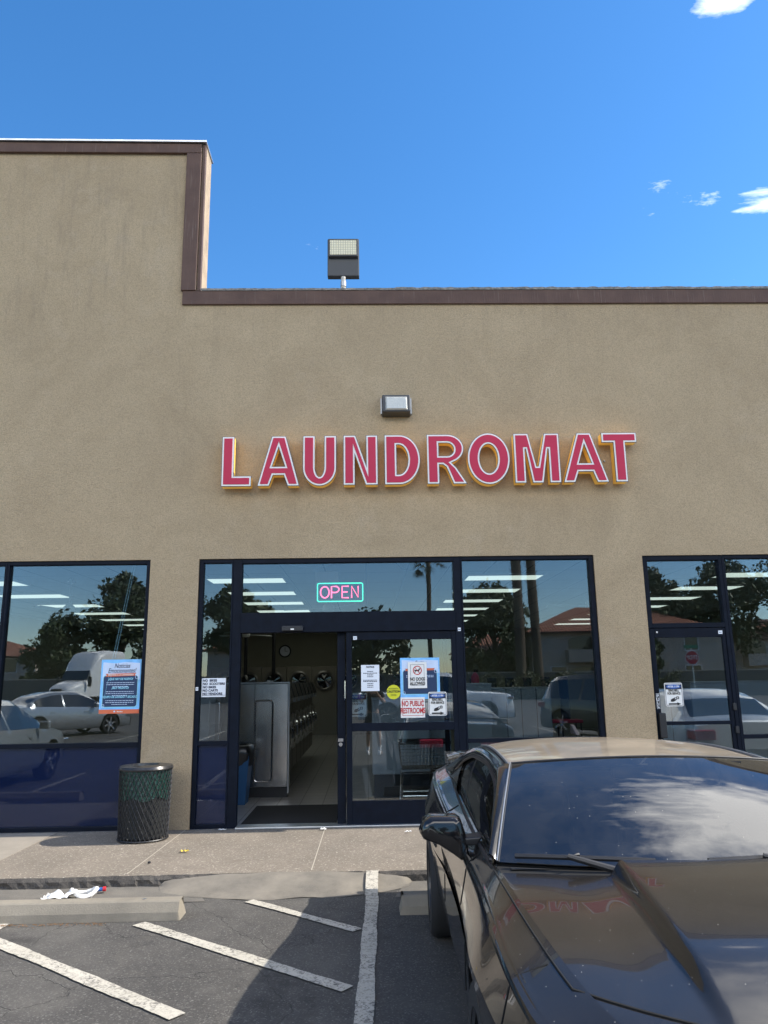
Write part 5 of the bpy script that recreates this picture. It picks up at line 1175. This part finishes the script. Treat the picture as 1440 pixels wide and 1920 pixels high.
# trees
bark = mat('bark', (.10,.075,.055), .9, bump=.02, bscale=20)
def leafmat(nm, a, b):
    g = NG(nm); oi = g.n('ShaderNodeNewGeometry'); c = g.mix(g.rng(oi.outputs['Random Per Island'], 0, 1), a, b); g.base(c); g.b.inputs['Roughness'].default_value = .6; return g.m
lf = leafmat('dark_leaves', (.035,.055,.022), (.085,.11,.045)); lf2 = leafmat('olive_leaves', (.045,.06,.025), (.10,.11,.05))
def tree(lab, x, y, h, r, seed, leaf=None, cone=False, base=.3, n=2600, nm='pine_tree', leafsz=.33):
    rb = random.Random(seed); t = thing(nm, lab, 'tree', (x, y, AZ), rb.uniform(0, 6), 'trees across the lot'); mb = MB()
    mb.tube([(0,0,0),(.1,.05,h*.3),(-.05,.1,h*.6),(0,0,h*.92)], [.03*h**.9+.08,.024*h+.06,.014*h+.03,.02], 8)
    cl = []
    for k in range(48):
        u = rb.random(); z = h*(base+(1-base)*u**.85); rr_ = r*((1-u)*.95+.12 if cone else math.sqrt(max(.05, 1-(2*u-.95)**2)))
        a = rb.uniform(0, 6.28); q = rr_*rb.uniform(.35, .95); c = Vector((q*math.cos(a), q*math.sin(a), z)); cl.append((c, r*rb.uniform(.20, .38)*(.6 if cone and u > .7 else 1)))
        mb.tube([(0, 0, max(h*.2, z-q*.7)), tuple(c*.5+Vector((0,0,z*.45))), tuple(c)], [.10,.06,.03], 5)
    mb.build('trunk', bark, t)
    lv = MB()
    for i in range(int(n*1.35)):
        c, s0 = cl[rb.randrange(len(cl))]; d = Vector((rb.gauss(0,1), rb.gauss(0,1), rb.gauss(0,.7))).normalized()*s0*rb.random()**.4; p = c+d
        a = Vector((rb.gauss(0,1), rb.gauss(0,1), rb.gauss(0,1))).normalized()*leafsz*rb.uniform(.5,1.1); b_ = a.cross(Vector((rb.gauss(0,1), rb.gauss(0,1), rb.gauss(0,1)))).normalized()*leafsz*.45
        lv.add([p-a, p+b_, p+a, p-b_], [(0,1,2,3)])
    lv.build('crown', leaf or lf, t); return t
tree('tall dark evergreen mirrored beside the column in the left window', -23.6, -66, 12.2, 5.6, 1, cone=True, n=7000, base=.05)
tree('dark bushy tree left of the tall evergreen in the left window', -28.4, -64, 7.6, 3.2, 2, n=4200, base=.05)
tree('low dark tree behind the distant house roof', -44, -100, 8.2, 4.0, 3, n=2400, base=.15)
tree('dark leaning tree mirrored across the narrow sidelight', -10.4, -52, 8.6, 2.7, 4, n=5200, base=.5, leafsz=.26)
tree('dense round evergreen left of the palm trunks', 12.0, -64, 9.6, 4.3, 5, n=6500, base=.15)
tree('low olive tree behind the glass door reflections', 0.5, -58, 7.0, 3.6, 6, lf2, n=2600, base=.2)
tree('dark round tree at the left of the far right transom', 29.5, -70, 12.0, 4.0, 7, n=5600, base=.2)
tree('broad dark pine at the right of the far right transom', 36, -68, 12.6, 5.0, 8, n=6500, base=.2)
tree('tall pine mirrored in the far right window', 45, -70, 13.4, 5.5, 9, n=6500, base=.2)
tree('small dark tree in front of the right house', 23.5, -58, 6.6, 2.4, 10, n=1800, base=.25)
pb = mat('palm_boots', (.20,.155,.11), .95, bump=.02, bscale=15)
def palm(lab, x, y, h, r, seed, boots=True):
    rb = random.Random(seed); t = thing('palm_tree', lab, 'palm tree', (x, y, AZ), 0, 'palm trees across the lot'); mb = MB()
    mb.tube([(.15*math.sin(z*.3+seed), 0, z*h) if False else (.12*math.sin(z*3+seed), 0, z*h) for z in np.linspace(0, 1, 14)], [r*1.25]+[r]*12+[r*.8], 12)
    mb.build('trunk', bark, t, smooth='all')
    bm2 = MB()
    for i in range(620 if boots else 140):
        u = rb.random(); z = h*(.30+.70*u) if boots else h*(.75+.25*u); a = rb.uniform(0, 6.28); k = r*(1.05+.8*min(1, u*1.8)); ca, sa = math.cos(a), math.sin(a); c = .12*math.sin(z/h*3+seed)
        bm2.add([(c+ca*r*.7-sa*.07, sa*r*.7+ca*.07, z-.25), (c+ca*r*.7+sa*.07, sa*r*.7-ca*.07, z-.25), (c+ca*k, sa*k, z+rb.uniform(.0, .22))], [(0,1,2)])
    bm2.build('leaf_boots', pb, t)
    fr = MB(); c0 = Vector((.12*math.sin(3+seed), 0, h))
    for i in range(46):
        a = rb.uniform(0, 6.28); el_ = rb.uniform(-.9, 1.1); L_ = rb.uniform(1.0, 1.5); d = Vector((math.cos(a)*math.cos(el_), math.sin(a)*math.cos(el_), math.sin(el_))); side = d.cross(Vector((0,0,1))).normalized()
        stem = c0+d*L_; 
        for j in range(13):
            q = (j-6)/6*1.15; dd = (d*math.cos(q)+side*math.sin(q)).normalized(); e_ = stem+dd*.95+Vector((0,0,-.28*abs(q)-.18)); n_ = dd.cross(Vector((0,0,1))).normalized()*.05; fr.add([stem-n_, stem+n_, e_], [(0,1,2)])
        fr.add([c0-side*.02, c0+side*.02, stem], [(0,1,2)])
    fr.build('crown', lf2, t); return t
palm('left thick palm trunk mirrored in the window right of the doors', 12.75, -55.5, 17.5, .42, 1)
palm('right thick palm trunk mirrored in the window right of the doors', 14.25, -55.8, 17.0, .40, 2)
palm('slim palm with small crown mirrored in the transom', 6.2, -66, 13.2, .22, 3, False)
palm('slim palm beside the post right of the transom', 7.6, -55, 14.0, .24, 4)
rb = random.Random(77); lv = MB()
for i in range(6000):
    x = rb.uniform(9, 26); z = rb.uniform(.1, 2.3)*(.85+.15*math.sin(x*2)); y = -55.2+rb.gauss(0, .5); s0 = .12
    a = Vector((rb.gauss(0,1), rb.gauss(0,1), rb.gauss(0,1))).normalized()*s0; b_ = a.cross(Vector((rb.gauss(0,1), rb.gauss(0,1), 1))).normalized()*s0*.6; p = Vector((x,y,z)); lv.add([p-a,p+b_,p+a,p-b_],[(0,1,2,3)])
tag(lv.build('hedge', lf2), 'long clipped green hedge in front of the stucco houses', 'hedge')
# stop sign
t = thing('stop_sign', 'red octagonal STOP sign mirrored in the far right door', 'road sign', (17.4, -32, AZ))
MB().cyl((0,-.04,0),(0,-.04,3.1),.035,n=10).build('post', M['galv'], t)
octo = [(.40*math.cos(R(22.5+45*k)), .40*math.sin(R(22.5+45*k))) for k in range(8)]; oc2 = [(x*.9, y*.9) for x, y in octo]
flat_shape('sign_face', [octo], .004, M['white'], t, loc=(0, 0, 2.62), rot=(R(90), 0, R(180))); flat_shape('red_field', [oc2], .003, M['red'], t, loc=(0, .006, 2.62), rot=(R(90), 0, R(180)))
text('STOP', .30, (0, .012, 2.62), M['white'], t, rot=(R(90), 0, R(180)), bold=.006, xs=.8)
MB().box(-.40,.40,-.02,.0,3.12,3.30).build('street_name_plate', mat('sign_green', (.02,.22,.12), .5), t)
# ------------------------------------------------------------------ the photographer, seen in the glass
def skin_fig(name, chain, edges, parent, m, root=0, sub=1):
    me = bpy.data.meshes.new(name); me.from_pydata([c[0] for c in chain], edges, []); o = bpy.data.objects.new(name, me); link(o, parent); me.materials.append(m)
    o.modifiers.new('skin', 'SKIN'); 
    for i, c in enumerate(chain):
        v = me.skin_vertices[0].data[i]; r_1 = c[1]; v.radius = r_1 if isinstance(r_1, tuple) else (r_1, r_1)
    me.skin_vertices[0].data[root].use_root = True
    s2 = o.modifiers.new('sub', 'SUBSURF'); s2.levels = sub+1; s2.render_levels = sub+1
    return o
PZ = thing('person', 'person in dark t-shirt, shorts and white sneakers holding up a phone to take the photo', 'person', (.12, -9.72, AZ))
skin = mat('skin', (.42,.25,.17), .55); shirt = mat('dark_shirt', (.02,.022,.03), .85); shorts = mat('dark_shorts', (.03,.033,.045), .85); hair = mat('dark_hair', (.02,.014,.01), .6)
ch = [((0,0,.92),(.15,.11)),((0,0,1.08),(.14,.10)),((0,.02,1.28),(.17,.115)),((0,.02,1.40),(.16,.10)),((0,.03,1.49),.058),((0,.045,1.55),.055),((0,.06,1.62),(.075,.088)),((0,.065,1.70),(.078,.092)),((0,.05,1.755),(.06,.07)),
 ((-.19,.02,1.40),.058),((-.27,.10,1.17),.045),((-.15,.33,1.36),.034),((-.055,.45,1.60),.026),
 ((.19,.02,1.40),.058),((.28,.12,1.17),.045),((.12,.34,1.36),.034),((-.005,.47,1.585),.026),
 ((-.10,0,.84),.085),((-.11,.02,.50),.058),((-.115,.0,.40),.054),((-.12,-.03,.12),.036),((-.12,-.02,.06),.038),((-.14,.10,.035),.034),((-.145,.17,.03),.024),
 ((.10,0,.84),.085),((.13,.08,.50),.058),((.135,.08,.40),.054),((.15,.05,.12),.036),((.15,.06,.06),.038),((.18,.17,.035),.034),((.19,.24,.03),.024)]
ed = [(0,1),(1,2),(2,3),(3,4),(4,5),(5,6),(6,7),(7,8),(3,9),(9,10),(10,11),(11,12),(3,13),(13,14),(14,15),(15,16),(0,17),(17,18),(18,19),(19,20),(20,21),(21,22),(22,23),(0,24),(24,25),(25,26),(26,27),(27,28),(28,29),(29,30)]
skin_fig('body', ch, ed, PZ, skin)
sh = [((0,0,.90),(.165,.125)),((0,0,1.08),(.155,.115)),((0,.02,1.28),(.185,.13)),((0,.02,1.41),(.165,.11)),((-.19,.02,1.41),.072),((-.245,.08,1.26),.068),((.19,.02,1.41),.072),((.25,.09,1.26),.068),((0,.025,1.46),.075)]
skin_fig('shirt', sh, [(0,1),(1,2),(2,3),(3,4),(4,5),(3,6),(6,7),(3,8)], PZ, shirt)
skin_fig('shorts', [((0,0,.98),(.16,.12)),((0,0,.88),(.165,.125)),((-.10,.0,.80),.11),((-.115,.02,.52),.095),((.10,.0,.80),.11),((.13,.07,.52),.095)], [(0,1),(1,2),(2,3),(1,4),(4,5)], PZ, shorts)
MB().lathe([(0,.115),(.06,.10),(.088,.05),(.095,0),(.09,-.04)], 20, (0,.045,1.69)).build('hair', hair, PZ, smooth=True)
for x, y in ((-.12,-.03),(.15,.05)):
    MB().lathe([(.040,.08),(.042,.14),(.041,.20)], 16, (x,y,0)).build('sock', M['white'], PZ, smooth=True)
    MB().grid([[(x+.05*math.cos(a)*k*(1 if math.sin(a) < 0 else .9), y+.07+.145*math.sin(a)*k, z) for a in np.linspace(0, 2*math.pi, 25)] for z, k in ((.0,1),(.03,1.02),(.06,.92),(.085,.7),(.09,.45))]).build('sneaker', M['white'], PZ, smooth='all')
for s0, hx in ((-1, -.058), (1, -.002)):       # hands: palm plus five separate fingers round the phone edge
    c0 = Vector((hx-.03*(s0 < 0)+.03*(s0 > 0), .47, 1.62))
    pts = [(tuple(c0+Vector((0,-.01,-.05))), .022), (tuple(c0), (.034,.016))]
    eds = [(0,1)]
    for k in range(4):
        b0 = len(pts); yy = .022
        for j, (dx, dy, dz) in enumerate([(0, .02, .012*k), (-s0*.025, .034, .016*k+.006), (-s0*.048, .024, .018*k+.008)]): pts.append((tuple(c0+Vector((dx, dy, dz+.01))), .009-.001*j))
        eds += [(1, b0), (b0, b0+1), (b0+1, b0+2)]
    b0 = len(pts); pts += [(tuple(c0+Vector((-s0*.01,-.025,.01))), .011), (tuple(c0+Vector((-s0*.032,-.03,.035))), .009)]; eds += [(1, b0), (b0, b0+1)]
    skin_fig('hand', pts, eds, PZ, skin)
ph = thing('phone', 'dark smartphone held upright in both hands', 'phone', (.085, -9.215, 1.60))
MB().box(-.038,.038,-.004,.004,0,.155).build('case', M['blackplastic'], ph, bevel=.004); MB().box(-.034,.034,-.0055,-.004,.006,.149).build('screen', wg, ph)
for dx, dz in ((-.022,.132),(-.022,.108)): MB().lathe([(0,.0065),(.009,.0065),(.010,.004)], 16, (dx,0,dz), 'Y').build('camera_lens', M['chrome'], ph)
